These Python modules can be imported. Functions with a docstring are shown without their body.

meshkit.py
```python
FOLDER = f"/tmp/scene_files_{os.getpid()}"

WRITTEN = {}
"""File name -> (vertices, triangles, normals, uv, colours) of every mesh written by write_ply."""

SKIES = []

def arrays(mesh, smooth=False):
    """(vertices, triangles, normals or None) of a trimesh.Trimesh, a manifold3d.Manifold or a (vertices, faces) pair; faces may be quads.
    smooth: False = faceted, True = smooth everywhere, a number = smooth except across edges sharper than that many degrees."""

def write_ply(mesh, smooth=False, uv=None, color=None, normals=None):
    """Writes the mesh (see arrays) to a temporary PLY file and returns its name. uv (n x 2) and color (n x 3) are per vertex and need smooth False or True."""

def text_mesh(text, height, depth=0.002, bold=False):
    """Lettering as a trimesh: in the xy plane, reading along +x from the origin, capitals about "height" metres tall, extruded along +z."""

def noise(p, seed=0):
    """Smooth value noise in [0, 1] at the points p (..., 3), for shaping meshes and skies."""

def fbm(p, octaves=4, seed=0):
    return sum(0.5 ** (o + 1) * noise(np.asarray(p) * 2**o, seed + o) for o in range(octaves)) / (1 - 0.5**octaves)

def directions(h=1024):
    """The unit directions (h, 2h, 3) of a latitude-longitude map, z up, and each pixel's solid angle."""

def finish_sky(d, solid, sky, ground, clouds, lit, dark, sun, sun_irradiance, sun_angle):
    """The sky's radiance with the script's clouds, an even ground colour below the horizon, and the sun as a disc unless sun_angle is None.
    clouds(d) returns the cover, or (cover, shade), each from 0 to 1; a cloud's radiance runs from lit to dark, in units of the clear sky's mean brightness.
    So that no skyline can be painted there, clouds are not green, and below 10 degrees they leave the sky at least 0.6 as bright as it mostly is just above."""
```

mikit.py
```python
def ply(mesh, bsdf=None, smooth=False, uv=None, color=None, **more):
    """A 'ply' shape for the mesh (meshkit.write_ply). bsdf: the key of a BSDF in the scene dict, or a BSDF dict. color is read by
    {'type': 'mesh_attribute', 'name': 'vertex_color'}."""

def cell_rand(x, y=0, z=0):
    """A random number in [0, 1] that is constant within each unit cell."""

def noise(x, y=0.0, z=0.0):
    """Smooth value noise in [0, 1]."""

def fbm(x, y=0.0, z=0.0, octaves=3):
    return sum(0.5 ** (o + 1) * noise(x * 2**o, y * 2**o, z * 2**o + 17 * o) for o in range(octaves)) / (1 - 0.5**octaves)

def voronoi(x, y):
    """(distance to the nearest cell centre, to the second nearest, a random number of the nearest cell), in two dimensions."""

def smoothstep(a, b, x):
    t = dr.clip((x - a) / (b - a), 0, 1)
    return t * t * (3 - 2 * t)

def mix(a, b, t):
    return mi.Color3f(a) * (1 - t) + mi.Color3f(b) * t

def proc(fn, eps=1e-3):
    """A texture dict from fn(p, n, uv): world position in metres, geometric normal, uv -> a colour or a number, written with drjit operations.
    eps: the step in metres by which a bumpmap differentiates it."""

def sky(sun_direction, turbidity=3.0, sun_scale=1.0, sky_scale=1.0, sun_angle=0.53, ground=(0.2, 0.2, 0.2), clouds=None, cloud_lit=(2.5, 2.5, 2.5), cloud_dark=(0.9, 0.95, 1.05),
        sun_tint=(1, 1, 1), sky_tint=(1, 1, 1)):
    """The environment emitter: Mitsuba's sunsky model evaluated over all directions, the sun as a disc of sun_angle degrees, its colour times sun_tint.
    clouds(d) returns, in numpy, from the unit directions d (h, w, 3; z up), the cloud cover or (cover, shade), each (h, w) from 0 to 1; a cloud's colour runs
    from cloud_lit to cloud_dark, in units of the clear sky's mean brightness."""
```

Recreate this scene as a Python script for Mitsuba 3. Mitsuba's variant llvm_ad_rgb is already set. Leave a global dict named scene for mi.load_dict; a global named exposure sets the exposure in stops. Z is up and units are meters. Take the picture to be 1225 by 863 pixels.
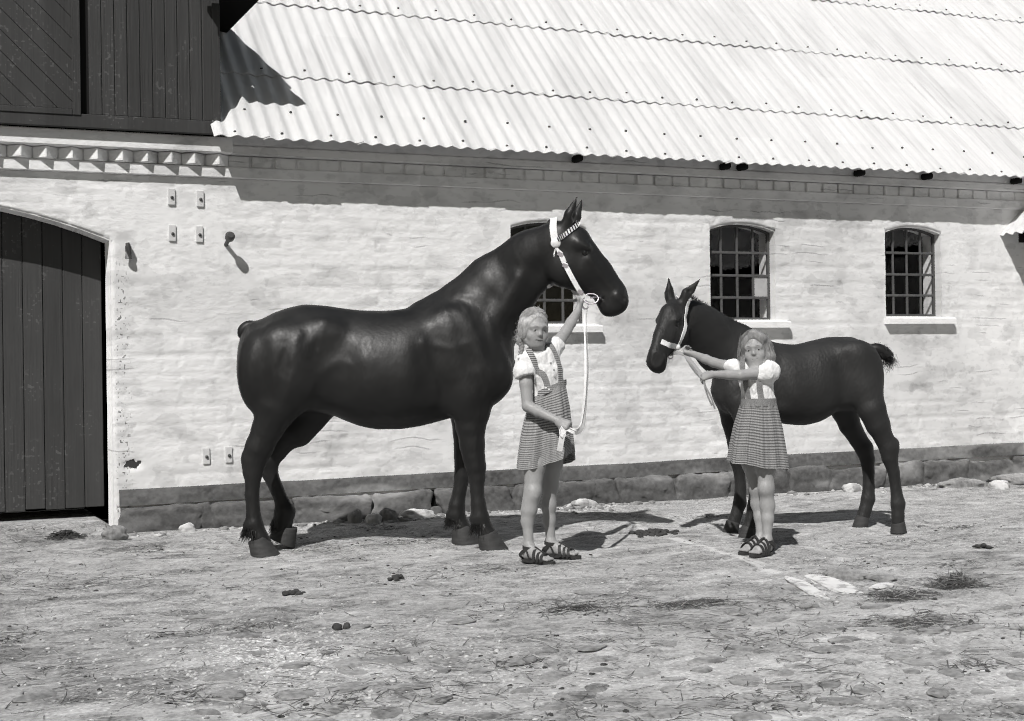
import math
import numpy as np
import trimesh
import drjit as dr
import mitsuba as mi
import manifold3d as m3
import shapely.geometry as sg
import mikit, meshkit
from mikit import ply, proc, noise, fbm, voronoi, cell_rand, smoothstep, mix

T = mi.ScalarTransform4f
scene, labels = {}, {}
rng = np.random.default_rng(7)

# ------------------------------------------------------------------ camera, sky, exposure
F_PX, W_PX = 1680.0, 1225.0
CAM = np.array([0.0, -9.56, 1.116])
_th = math.atan(F_PX / 3815.5)
_p, _r = 2.5 / F_PX, 0.0145
_fw = np.array([math.sin(_th), math.cos(_th), 0.0])
_rt = np.array([math.cos(_th), -math.sin(_th), 0.0])
_up = np.array([0.0, 0.0, 1.0])
FWD = _fw * math.cos(_p) + _up * math.sin(_p)
_u2 = _up * math.cos(_p) - _fw * math.sin(_p)
UP = math.cos(_r) * _u2 + math.sin(_r) * _rt
scene['camera'] = {'type': 'perspective', 'fov': math.degrees(2 * math.atan(W_PX / 2 / F_PX)), 'fov_axis': 'x',
                   'to_world': T().look_at(origin=CAM.tolist(), target=(CAM + FWD).tolist(), up=UP.tolist()),
                   'near_clip': 0.05, 'far_clip': 2000.0}
SUN = (-0.86, -1.0, 1.40)
scene['sky'] = mikit.sky(SUN, turbidity=2.5, sky_scale=0.5, ground=(0.2, 0.2, 0.2), sun_tint=(0.84, 1.0, 1.32), sky_tint=(1.5, 1.0, 0.62))
exposure = 1.83

# ------------------------------------------------------------------ helpers
_count = {}


def key(name):
    """name, or name_001, ... when the name is taken."""
    n = _count.get(name, 0)
    _count[name] = n + 1
    return name if n == 0 else f'{name}_{n:03d}'


def put(name, mesh, bsdf, parent=None, smooth=False, uv=None, color=None, label=None, category=None, group=None, kind=None, **more):
    k = key(f'{parent}__{name}' if parent else name)
    scene[k] = mesh if isinstance(mesh, dict) else ply(mesh, bsdf, smooth=smooth, uv=uv, color=color, **more)
    note(k, label, category, group, kind)
    return k


def note(k, label=None, category=None, group=None, kind=None):
    d = {a: b for a, b in (('label', label), ('category', category), ('group', group), ('kind', kind)) if b}
    if d:
        labels[k] = {**labels.get(k, {}), **d}


def moved(shape, m):
    return {**shape, 'to_world': m}


def box(x0, x1, y0, y1, z0, z1, bev=0.0):
    if bev <= 0:
        m = trimesh.creation.box(extents=(x1 - x0, y1 - y0, z1 - z0))
        m.apply_translation(((x0 + x1) / 2, (y0 + y1) / 2, (z0 + z1) / 2))
        return m
    b = min(bev, 0.45 * min(x1 - x0, y1 - y0, z1 - z0))
    pts = []
    for sx in (0, 1):
        for sy in (0, 1):
            for sz in (0, 1):
                c = np.array([(x0, x1)[sx], (y0, y1)[sy], (z0, z1)[sz]])
                i = np.array([1 - 2 * sx, 1 - 2 * sy, 1 - 2 * sz]) * b
                for a in range(3):
                    o = i.copy()
                    o[a] = 0
                    pts.append(c + o)
    return trimesh.convex.convex_hull(np.array(pts))


def cat(ms):
    return trimesh.util.concatenate(list(ms))


def prism_xz(pts, y0, y1):
    """A polygon in (x, z) extruded from y0 to y1."""
    m = trimesh.creation.extrude_polygon(sg.Polygon(pts) if not isinstance(pts, sg.Polygon) else pts, y1 - y0, engine='earcut')
    v = np.array(m.vertices)
    m2 = trimesh.Trimesh(np.c_[v[:, 0], y1 - v[:, 2], v[:, 1]], np.array(m.faces), process=False)
    if m2.volume < 0:
        m2.invert()
    return m2


def tube(path, r, n=8, closed=False, flat=None, up=(0, 0, 1)):
    """A tube along path (k, 3); r: radius or radii; flat: (half width, half thickness) gives a rectangular strap, widths across 'up x tangent'."""
    P = np.asarray(path, float)
    k = len(P)
    if closed:
        Tn = np.roll(P, -1, 0) - np.roll(P, 1, 0)
    else:
        Tn = np.gradient(P, axis=0)
    Tn /= np.linalg.norm(Tn, axis=1, keepdims=True) + 1e-12
    ups = np.broadcast_to(np.asarray(up, float), P.shape)
    A = np.cross(Tn, ups)
    bad = np.linalg.norm(A, axis=1) < 1e-3
    A[bad] = np.cross(Tn[bad], [0.31, 0.9, 0.2])
    A /= np.linalg.norm(A, axis=1, keepdims=True)
    B = np.cross(A, Tn)
    if flat is not None:
        prof = np.array([(-1, -1), (-0.2, -1), (0.2, -1), (1, -1), (1, 1), (0.2, 1), (-0.2, 1), (-1, 1)], float)
        n = len(prof)
        fw = np.broadcast_to(np.asarray(flat[0], float), (k,))[:, None]
        ft = np.broadcast_to(np.asarray(flat[1], float), (k,))[:, None]
        ca, cb = prof[:, 0][None] * fw, prof[:, 1][None] * ft
    else:
        a = np.linspace(0, 2 * np.pi, n, endpoint=False)
        rr = np.broadcast_to(np.asarray(r, float), (k,))[:, None]
        ca, cb = np.cos(a)[None] * rr, np.sin(a)[None] * rr
    V = P[:, None] + A[:, None] * ca[..., None] + B[:, None] * cb[..., None]
    V = V.reshape(-1, 3)
    f = []
    for i in range(k if closed else k - 1):
        j = (i + 1) % k
        for c in range(n):
            d = (c + 1) % n
            f += [(i * n + c, i * n + d, j * n + d), (i * n + c, j * n + d, j * n + c)]
    if not closed:
        for c in range(1, n - 1):
            f.append((0, c + 1, c))
            f.append(((k - 1) * n, (k - 1) * n + c, (k - 1) * n + c + 1))
    m = trimesh.Trimesh(V, np.array(f), process=False)
    if m.volume < 0:
        m.invert()
    return m


def spline(pts, n):
    """Catmull-Rom through pts (k, d), n samples."""
    P = np.asarray(pts, float)
    P = np.vstack([2 * P[0] - P[1], P, 2 * P[-1] - P[-2]])
    u = np.linspace(0, len(P) - 3 - 1e-9, n)
    i = np.floor(u).astype(int)
    t = (u - i)[:, None]
    a, b, c, d = P[i], P[i + 1], P[i + 2], P[i + 3]
    return 0.5 * (2 * b + (c - a) * t + (2 * a - 5 * b + 4 * c - d) * t**2 + (3 * b - a - 3 * c + d) * t**3)


def pinterp(x, pts):
    """Monotone cubic interpolation of (x, y) pairs, flat beyond the ends."""
    from scipy.interpolate import PchipInterpolator
    P = np.asarray(pts, float)
    P = P[np.argsort(P[:, 0])]
    return PchipInterpolator(P[:, 0], P[:, 1])(np.clip(x, P[0, 0], P[-1, 0]))


def mfbm(p, octaves=3, seed=0):
    return sum(0.5 ** (o + 1) * meshkit.noise(p * 2.0**o, seed + o) for o in range(octaves)) / (1 - 0.5**octaves)


def ground_z(x, y):
    """Height of the yard."""
    x, y = np.asarray(x, float), np.asarray(y, float)
    t = np.clip((y + 1.2) / 1.0, 0, 1)
    z = 0.03 * t * t * (3 - 2 * t)
    p = np.stack([x, y, 0 * x], -1)
    return z + 0.022 * (meshkit.noise(p * 0.9, 3) - 0.5) * np.clip((-1.2 - y) / 1.5, 0, 1)


# ------------------------------------------------------------------ materials (grey throughout: the photograph is black and white)
def grey(v):
    return {'type': 'rgb', 'value': [v, v, v]}


def diffuse(v):
    return {'type': 'twosided', 'bsdf': {'type': 'diffuse', 'reflectance': grey(v) if not isinstance(v, dict) else v}}


def bumpy(base, fn, scale=1.0, eps=1e-3):
    return {'type': 'twosided', 'bsdf': {'type': 'bumpmap', 'arbitrary': proc(fn, eps), 'scale': scale, 'bsdf': base}}


def rough(v, rough_=0.6, spec=0.3, **more):
    return {'type': 'principled', 'base_color': v if isinstance(v, dict) else grey(v), 'roughness': rough_, 'specular': spec, **more}


def g3(x):
    return mi.Color3f(x, x, x)

# ------------------------------------------------------------------ setting materials
def _white(p, n, uv):
    a = fbm(p.x * 0.9 + 3, p.z * 1.3, 0.0, octaves=4)
    b = fbm(p.x * 5.0, p.z * 9.0, 2.0, octaves=4)
    c = fbm(p.x * 26.0, p.z * 40.0, 5.0, octaves=3)
    v = 0.77 - 0.10 * smoothstep(0.45, 0.75, a) - 0.12 * smoothstep(0.5, 0.78, b) - 0.07 * smoothstep(0.55, 0.85, c)
    # worn, greyer zone under and between the windows
    w = smoothstep(4.3, 5.2, p.x) * (1 - smoothstep(8.0, 8.8, p.x)) * smoothstep(0.35, 0.8, p.z)
    v -= 0.08 * w * smoothstep(0.35, 0.6, fbm(p.x * 3.1, p.z * 4.0, 9.0, octaves=3))
    # thin cracks in the limewash that follow the brick courses
    j = dr.abs(p.z * 15.0 + 0.8 * fbm(p.x * 5.0, p.z * 3.0, 1.0, octaves=4) - dr.round(p.z * 15.0 + 0.8 * fbm(p.x * 5.0, p.z * 3.0, 1.0, octaves=4)))
    crack = (1 - smoothstep(0.03, 0.10, j)) * smoothstep(0.66, 0.74, fbm(p.x * 2.3 + 7, p.z * 7.0, 4.0, octaves=4))
    v = v * (1 - 0.35 * crack)
    # flaked patches with sharp edges, where the older grey coat shows
    fl = fbm(p.x * 4.2 + 50, p.z * 7.0, 11.0, octaves=5)
    v -= 0.09 * smoothstep(0.625, 0.665, fl) + 0.06 * smoothstep(0.70, 0.71, fbm(p.x * 11.0, p.z * 16.0, 13.0, octaves=4))
    v -= 0.07 * smoothstep(0.46, 0.64, fbm(p.x * 2.1, p.z * 0.9, 15.0, octaves=3)) * (1 - smoothstep(0.3, 1.1, p.z))
    # pits beside the door jamb and a spalled brick
    pit = smoothstep(0.80, 0.86, noise(p.x * 95.0, p.z * 80.0, 3.0)) * smoothstep(1.33, 1.345, p.x) * (1 - smoothstep(1.39, 1.47, p.x)) * (1 - smoothstep(1.6, 1.95, p.z))
    v = v * (1 - 0.7 * pit)
    e = dr.sqrt(dr.square((p.x - 1.44) / 0.055) + dr.square((p.z - 0.475) / 0.032)) + 0.9 * (noise(p.x * 60.0, p.z * 60.0, 7.0) - 0.5)
    v = dr.select(e < 0.9, 0.05, v)
    return g3(dr.maximum(v, 0.04))


def _white_bump(p, n, uv):
    return 0.8 * fbm(p.x * 34.0, p.z * 60.0, p.y * 30.0, octaves=4) + 0.2 * fbm(p.x * 7.0, p.z * 22.0, p.y * 6.0, octaves=3)


scene['whitewash'] = bumpy(rough(proc(_white), 0.85, 0.12), _white_bump, 0.005, 2e-3)
scene['plate_white'] = diffuse(0.60)
scene['sill_white'] = bumpy(rough(proc(lambda p, n, uv: g3(0.80 - 0.10 * smoothstep(0.5, 0.8, fbm(p.x * 20, p.y * 20, p.z * 20)))), 0.7, 0.2),
                            lambda p, n, uv: fbm(p.x * 60, p.y * 60, p.z * 60, octaves=2), 0.002)


def _plinth(p, n, uv):
    a = fbm(p.x * 3.0, p.z * 7.0, p.y * 3.0, octaves=4)
    b = fbm(p.x * 40.0, p.z * 40.0, p.y * 40.0, octaves=3)
    v = 0.115 + 0.05 * (a - 0.5) * 2 + 0.05 * (b - 0.5) * 2
    v += 0.12 * smoothstep(0.62, 0.8, fbm(p.x * 1.3 + 5, p.z * 5.0, 3.0, octaves=4))
    v += 0.10 * smoothstep(7.2, 8.6, p.x) * smoothstep(0.4, 0.6, a)
    return g3(dr.maximum(v, 0.05))


scene['tarred_stone'] = bumpy(rough(proc(_plinth), 0.9, 0.15), lambda p, n, uv: fbm(p.x * 22, p.y * 22, p.z * 22, octaves=4), 0.012, 2e-3)
scene['dark_mortar'] = diffuse(0.10)
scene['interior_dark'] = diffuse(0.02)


def _sheet(p, n, uv):
    st = fbm(p.x * 30.0, p.z * 0.9, 1.0, octaves=3)
    s2 = fbm(p.x * 3.0, p.z * 1.2, 4.0, octaves=3)
    col = cell_rand(dr.floor((p.x - 1.97) / 0.33), dr.floor(p.z * 1.38), 3)
    v = 0.60 - 0.05 * smoothstep(0.45, 0.8, st) - 0.07 * smoothstep(0.5, 0.8, s2) + 0.03 * (col - 0.5)
    rn = smoothstep(0.55, 0.75, fbm(p.x * 14.0, p.z * 0.5 + p.y, 8.0, octaves=4)) * smoothstep(0.4, 0.7, fbm(p.x * 1.1, p.z * 1.5, 3.0))
    v -= 0.08 * rn
    return g3(v)


scene['cement_sheet'] = bumpy(rough(proc(_sheet), 0.75, 0.2), lambda p, n, uv: fbm(p.x * 80, p.y * 80, p.z * 80, octaves=2), 0.0015)


def _boards(lo, hi):
    def f(p, n, uv):
        g = fbm(p.x * 90.0, p.z * 3.0, p.y * 10, octaves=3)
        w = fbm(p.x * 6.0, p.z * 4.0, 2.0, octaves=3)
        c = cell_rand(dr.floor((p.x - 0.021) / 0.1265), 1, 2)
        sp = smoothstep(0.79, 0.82, noise(p.x * 70.0, p.z * 70.0, 2.0)) * smoothstep(0.5, 0.7, w)
        return g3(lo + (hi - lo) * (0.45 * g + 0.35 * w + 0.3 * c) + 0.04 * sp)
    return f


scene['door_paint'] = bumpy(rough(proc(_boards(0.030, 0.062)), 0.6, 0.3), lambda p, n, uv: fbm(p.x * 140, p.z * 5, p.y * 20, octaves=2), 0.0025)
scene['loft_paint'] = bumpy(rough(proc(_boards(0.026, 0.054)), 0.6, 0.3), lambda p, n, uv: fbm(p.x * 140, p.z * 5, p.y * 20, octaves=2), 0.0025)
scene['iron'] = rough(0.05, 0.5, 0.5)
scene['window_iron'] = bumpy(rough(proc(lambda p, n, uv: g3(0.05 + 0.06 * fbm(p.x * 50, p.z * 50, p.y * 30))), 0.6, 0.3), lambda p, n, uv: fbm(p.x * 120, p.z * 120, 0), 0.001)
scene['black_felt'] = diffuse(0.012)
scene['glass'] = {'type': 'thindielectric', 'int_ior': 1.3}
scene['pale_board'] = diffuse(proc(lambda p, n, uv: g3(0.5 - 0.15 * fbm(p.x * 20, p.z * 20, 0))))


# ------------------------------------------------------------------ yard ground: one sheet to the horizon, fine where the camera looks
def _axis(lo, hi, step, far):
    a = [np.arange(lo, hi + step / 2, step)]
    g = step
    up, dn = [hi], [lo]
    while up[-1] < far:
        g *= 1.35
        up.append(up[-1] + g)
        dn.append(dn[-1] - g)
    return np.concatenate([dn[:0:-1], a[0], up[1:]])


def grid_mesh(xs, ys, zf):
    X, Y = np.meshgrid(xs, ys, indexing='ij')
    Z = zf(X, Y)
    nx, ny = X.shape
    i = np.arange(nx * ny).reshape(nx, ny)
    q = np.stack([i[:-1, :-1], i[1:, :-1], i[1:, 1:], i[:-1, 1:]], -1).reshape(-1, 4)
    return np.stack([X, Y, Z], -1).reshape(-1, 3), np.vstack([q[:, [0, 1, 2]], q[:, [0, 2, 3]]])


def yard(x, y):
    z = ground_z(x, y)
    p = np.stack([x, y, 0 * x], -1)
    r = 0.026 * (mfbm(p * np.array([2.6, 3.4, 1]), 3, 11) - 0.5) + 0.012 * (mfbm(p * 14.0, 2, 5) - 0.5)
    z = z + r * np.clip((0.2 - y) / 0.5, 0, 1)
    # dirt heaped at the door sill
    z = z + 0.085 * np.clip((y + 0.55) / 0.5, 0, 1) * np.clip((1.36 - x) / 0.12, 0, 1)
    return z - 0.5 * np.clip((y - 0.9) / 0.3, 0, 1) * np.clip((12 - y) / 0.5, 0, 1)


def _earth(p, n, uv):
    a = fbm(p.x * 0.7, p.y * 0.9, 1.0, octaves=4)
    b = fbm(p.x * 3.3, p.y * 4.6, 3.0, octaves=4)
    c = fbm(p.x * 15.0, p.y * 22.0, 6.0, octaves=4)
    f = fbm(p.x * 80.0, p.y * 90.0, 2.0, octaves=2)
    d1, d2, cr = voronoi(p.x * 48.0 + 2 * b, p.y * 52.0)
    v = 0.284 + 0.03 * (a - 0.5) * 2 + 0.05 * (b - 0.5) * 2 + 0.09 * (c - 0.5) * 2 + 0.20 * (f - 0.5)
    # grit: pale and dark crumbs trodden into the dirt
    grit = 1 - smoothstep(0.20, 0.34, d1)
    zone = smoothstep(0.38, 0.62, fbm(p.x * 1.1 + 9, p.y * 1.5, 7.0, octaves=3))
    v += grit * zone * dr.select(cr > 0.78, 0.14, dr.select(cr < 0.25, -0.10, 0.0))
    # dung and damp trodden in, in ragged patches
    v -= 0.075 * smoothstep(0.55, 0.66, fbm(p.x * 2.6 + 20, p.y * 5.0, 12.0, octaves=5))
    v -= 0.04 * smoothstep(0.5, 0.62, fbm(p.x * 11.0, p.y * 19.0, 5.0, octaves=3))
    v += 0.06 * smoothstep(0.60, 0.72, fbm(p.x * 4.0 + 31, p.y * 8.0, 9.0, octaves=4))
    v -= 0.04 * (1 - smoothstep(0.4, 1.8, p.x - 0.12 * p.y))
    v += 0.05 * (1 - smoothstep(-5.2, -4.0, p.y))
    # white lime grit spilt near the left front corner of the yard
    k = dr.exp(-dr.square((p.x - 1.30) / 0.40) - dr.square((p.y + 4.25) / 0.8))
    v += 0.30 * smoothstep(0.62, 0.86, noise(p.x * 75.0, p.y * 80.0, 8.0) * (0.35 + 0.75 * k))
    # a chalk line trodden thin, running away from the wall past the younger girl's feet
    lx = 4.575 + 0.13 * (p.y + 1.0) + 0.10 * (fbm(p.y * 2.0, 4.0, 1.0) - 0.5)
    q = dr.abs(p.x - lx)
    line = (1 - smoothstep(0.02, 0.055, q)) * smoothstep(-3.7, -3.4, p.y) * (1 - smoothstep(-1.2, -0.95, p.y)) * smoothstep(0.36, 0.52, fbm(p.x * 9.0, p.y * 7.0, 3.0, octaves=3))
    v = v * (1 - 0.5 * line) + 0.55 * 0.5 * line
    # grass beyond the yard
    far = smoothstep(-9.5, -7.5, -dr.abs(p.y)) * smoothstep(-18.0, -14.0, -dr.abs(p.x - 4))
    v = v * far + (1 - far) * 0.07
    return g3(dr.clip(v, 0.045, 0.62))


def _earth_bump(p, n, uv):
    d1, d2, cr = voronoi(p.x * 48.0, p.y * 52.0)
    return 0.5 * fbm(p.x * 20, p.y * 26, 2.0, octaves=4) + 0.25 * cr * (1 - smoothstep(0.15, 0.4, d1)) + 0.3 * noise(p.x * 120, p.y * 140, 1.0)


scene['earth'] = bumpy(rough(proc(_earth), 0.95, 0.08), _earth_bump, 0.012, 2e-3)
put('ground', grid_mesh(_axis(-2.2, 10.4, 0.026, 320), _axis(-6.2, 0.9, 0.026, 320), yard), 'earth', smooth=True,
    label='trodden dirt yard with grit, straw and half buried cobbles', kind='structure')

# ------------------------------------------------------------------ the barn
note('barn', 'long whitewashed brick barn with corrugated roof and arched stable windows', 'barn')
X0, X1, ZT = -3.0, 12.0, 2.40
DOOR = dict(x0=-1.32, x1=1.316, zs=1.961, rise=0.259)


def arch_fn(o):
    c, hw = (o['x0'] + o['x1']) / 2, (o['x1'] - o['x0']) / 2
    R = (hw * hw + o['rise'] ** 2) / (2 * o['rise'])
    return lambda x: o['zs'] + o['rise'] - R + np.sqrt(np.maximum(R * R - (np.asarray(x) - c) ** 2, 0))


def opening_pts(o, zb, grow=0.0):
    xs = np.linspace(o['x0'], o['x1'], 17)
    zs = arch_fn(o)(xs)
    return [(o['x0'], zb)] + list(zip(xs, zs)) + [(o['x1'], zb)]


WIN = [dict(x0=4.209, x1=4.835, zs=2.118, rise=0.052, zb=1.405), dict(x0=5.935, x1=6.552, zs=2.146, rise=0.055, zb=1.434),
       dict(x0=7.655, x1=8.250, zs=2.165, rise=0.055, zb=1.462)]
poly = sg.Polygon([(X0, -0.3), (X1, -0.3), (X1, 2.62), (X0, 2.62)],
                  [opening_pts(DOOR, -0.25)[::-1]] + [opening_pts(o, o['zb'])[::-1] for o in WIN])
put('wall', prism_xz(poly, 0.004, 0.23), 'whitewash', 'barn')


def wall_relief(x, z):
    p = np.stack([x, z, 0 * x], -1)
    c = z / 0.0665
    row = np.floor(c)
    fz = np.abs(c - row - 0.5) * 2
    bx = x / 0.235 + 0.5 * (row % 2)
    fx = np.abs(bx - np.floor(bx) - 0.5) * 2
    joint = np.maximum(np.clip((fz - 0.72) / 0.28, 0, 1), 0.8 * np.clip((fx - 0.90) / 0.10, 0, 1))
    show = np.clip((mfbm(p * np.array([1.1, 1.9, 1]), 3, 21) - 0.36) * 4, 0.2, 1)
    cell = np.stack([np.floor(bx), row, 0 * x], -1)
    h = np.sin(cell[..., 0] * 127.1 + row * 311.7) * 43758.5453
    per = (h - np.floor(h)) - 0.5
    r = 0.0075 - 0.0075 * joint * show + 0.002 * per * show + 0.007 * (mfbm(p * np.array([2.5, 6.0, 1]), 3, 31) - 0.5) + 0.004 * (mfbm(p * np.array([18.0, 32.0, 1]), 2, 41) - 0.5)
    r -= 0.030 * np.exp(-((x - 1.44) / 0.05) ** 2 - ((z - 0.475) / 0.028) ** 2)
    return np.maximum(r, -0.02)


def skin(xa, xb, zlo, zhi, soft=(1, 1, 1, 1), st=0.0185):
    """A patch of limewashed wall face; soft: which of the left, right, lower, upper edges round back into the wall."""
    nx, nz = max(2, int((xb - xa) / st)), 0
    xs = np.linspace(xa, xb, nx + 1)
    lo, hi = zlo(xs) if callable(zlo) else np.full(nx + 1, zlo), zhi(xs) if callable(zhi) else np.full(nx + 1, zhi)
    nz = max(2, int((hi - lo).max() / st))
    t = np.linspace(0, 1, nz + 1)
    X = np.repeat(xs[:, None], nz + 1, 1)
    Z = lo[:, None] + (hi - lo)[:, None] * t[None]
    e = np.full(X.shape, 9.0)
    for s, d in zip(soft, (X - xa, xb - X, Z - lo[:, None], hi[:, None] - Z)):
        if s:
            e = np.minimum(e, d)
    r = wall_relief(X, Z)
    a = np.clip(e / 0.022, 0, 1)
    Y = 0.010 - (0.010 + r) * np.sqrt(a * (2 - a))
    i = np.arange(X.size).reshape(X.shape)
    q = np.stack([i[:-1, :-1], i[1:, :-1], i[1:, 1:], i[:-1, 1:]], -1).reshape(-1, 4)
    return trimesh.Trimesh(np.stack([X, Y, Z], -1).reshape(-1, 3), np.vstack([q[:, [0, 1, 2]], q[:, [0, 2, 3]]]), process=False)


ZP = 0.30
sk = [skin(X0, DOOR['x0'], ZP, DOOR['zs'], (0, 1, 0, 0)), skin(X0, DOOR['x0'], DOOR['zs'], ZT, (0, 0, 0, 0)), skin(DOOR['x0'], DOOR['x1'], arch_fn(DOOR), ZT, (0, 0, 1, 0)),
      skin(DOOR['x1'], WIN[0]['x0'], -0.05, DOOR['zs'], (1, 0, 0, 0)), skin(DOOR['x1'], WIN[0]['x0'], DOOR['zs'], ZT, (0, 0, 0, 0))]
for k, o in enumerate(WIN):
    xn = WIN[k + 1]['x0'] if k < 2 else X1
    sk += [skin(o['x0'], o['x1'], ZP, o['zb'], (0, 0, 0, 1)), skin(o['x0'], o['x1'], arch_fn(o), ZT, (0, 0, 1, 0)),
           skin(o['x1'], xn, ZP, ZT, (0, 0, 0, 0))]
put('limewash', cat(sk), 'whitewash', 'barn', smooth=True, label='lumpy whitewash over the brick courses')

# interior: a dark byre behind the windows and the door
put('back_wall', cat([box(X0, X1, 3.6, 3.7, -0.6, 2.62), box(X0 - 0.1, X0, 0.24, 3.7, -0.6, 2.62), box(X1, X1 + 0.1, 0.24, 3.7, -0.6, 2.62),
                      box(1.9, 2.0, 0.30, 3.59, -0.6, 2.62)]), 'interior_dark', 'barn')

# cornice: two flat courses with a dogtooth course of corner-on bricks between
put('cornice', cat([box(X0, X1, -0.045, 0.02, 2.402, 2.476, 0.004), box(X0, X1, -0.012, 0.02, 2.472, 2.556), box(X0, 2.12, -0.118, 0.02, 2.560, 2.667, 0.006), box(2.123, X1, -0.060, 0.02, 2.560, 2.622, 0.006)]),
    'whitewash', 'barn')
tb = box(-0.055, 0.055, -0.055, 0.055, -0.038, 0.038, 0.005)
tooth = ply(tb, 'whitewash')
hdr = ply(box(-0.069, 0.069, -0.018, 0.0, -0.038, 0.038, 0.004), 'whitewash')
for i in range(85):
    x = -1.45 + i * 0.158 + 0.004 * rng.normal()
    if x > 2.12:
        put('brick', moved(hdr, T().translate([x, -0.008 + 0.003 * rng.normal(), 2.516]).rotate([0, 0, 1], 1.5 * rng.normal())), None, 'barn__cornice')
        continue
    put('brick', moved(tooth, T().translate([x, -0.028 + 0.004 * rng.normal(), 2.517]).rotate([0, 0, 1], 45 + 1.5 * rng.normal())), None, 'barn__cornice')

# plinth: smooth tarred band over big fieldstones
def rough_box(x0, x1, y0, y1, z0, z1, amp, seed, div=4, rnd=0.03):
    m = trimesh.creation.box(extents=(1, 1, 1))
    for _ in range(div):
        m = m.subdivide()
    v = np.array(m.vertices)
    size = np.array([x1 - x0, y1 - y0, z1 - z0])
    w = v * size
    c = np.clip(w, -size / 2 + rnd, size / 2 - rnd)
    d = w - c
    L = np.linalg.norm(d, axis=1, keepdims=True)
    w = c + d / np.maximum(L, 1e-9) * np.minimum(L, rnd)
    w += np.array([(x0 + x1) / 2, (y0 + y1) / 2, (z0 + z1) / 2])
    nn = np.stack([mfbm(w * 7.0, 3, seed + 10 * a) - 0.5 for a in range(3)], -1)
    w += nn * amp * 2 + 0.5 * amp * np.stack([mfbm(w * 26.0, 2, seed + 40 + a) - 0.5 for a in range(3)], -1)
    return trimesh.Trimesh(w, m.faces, process=False)


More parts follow.
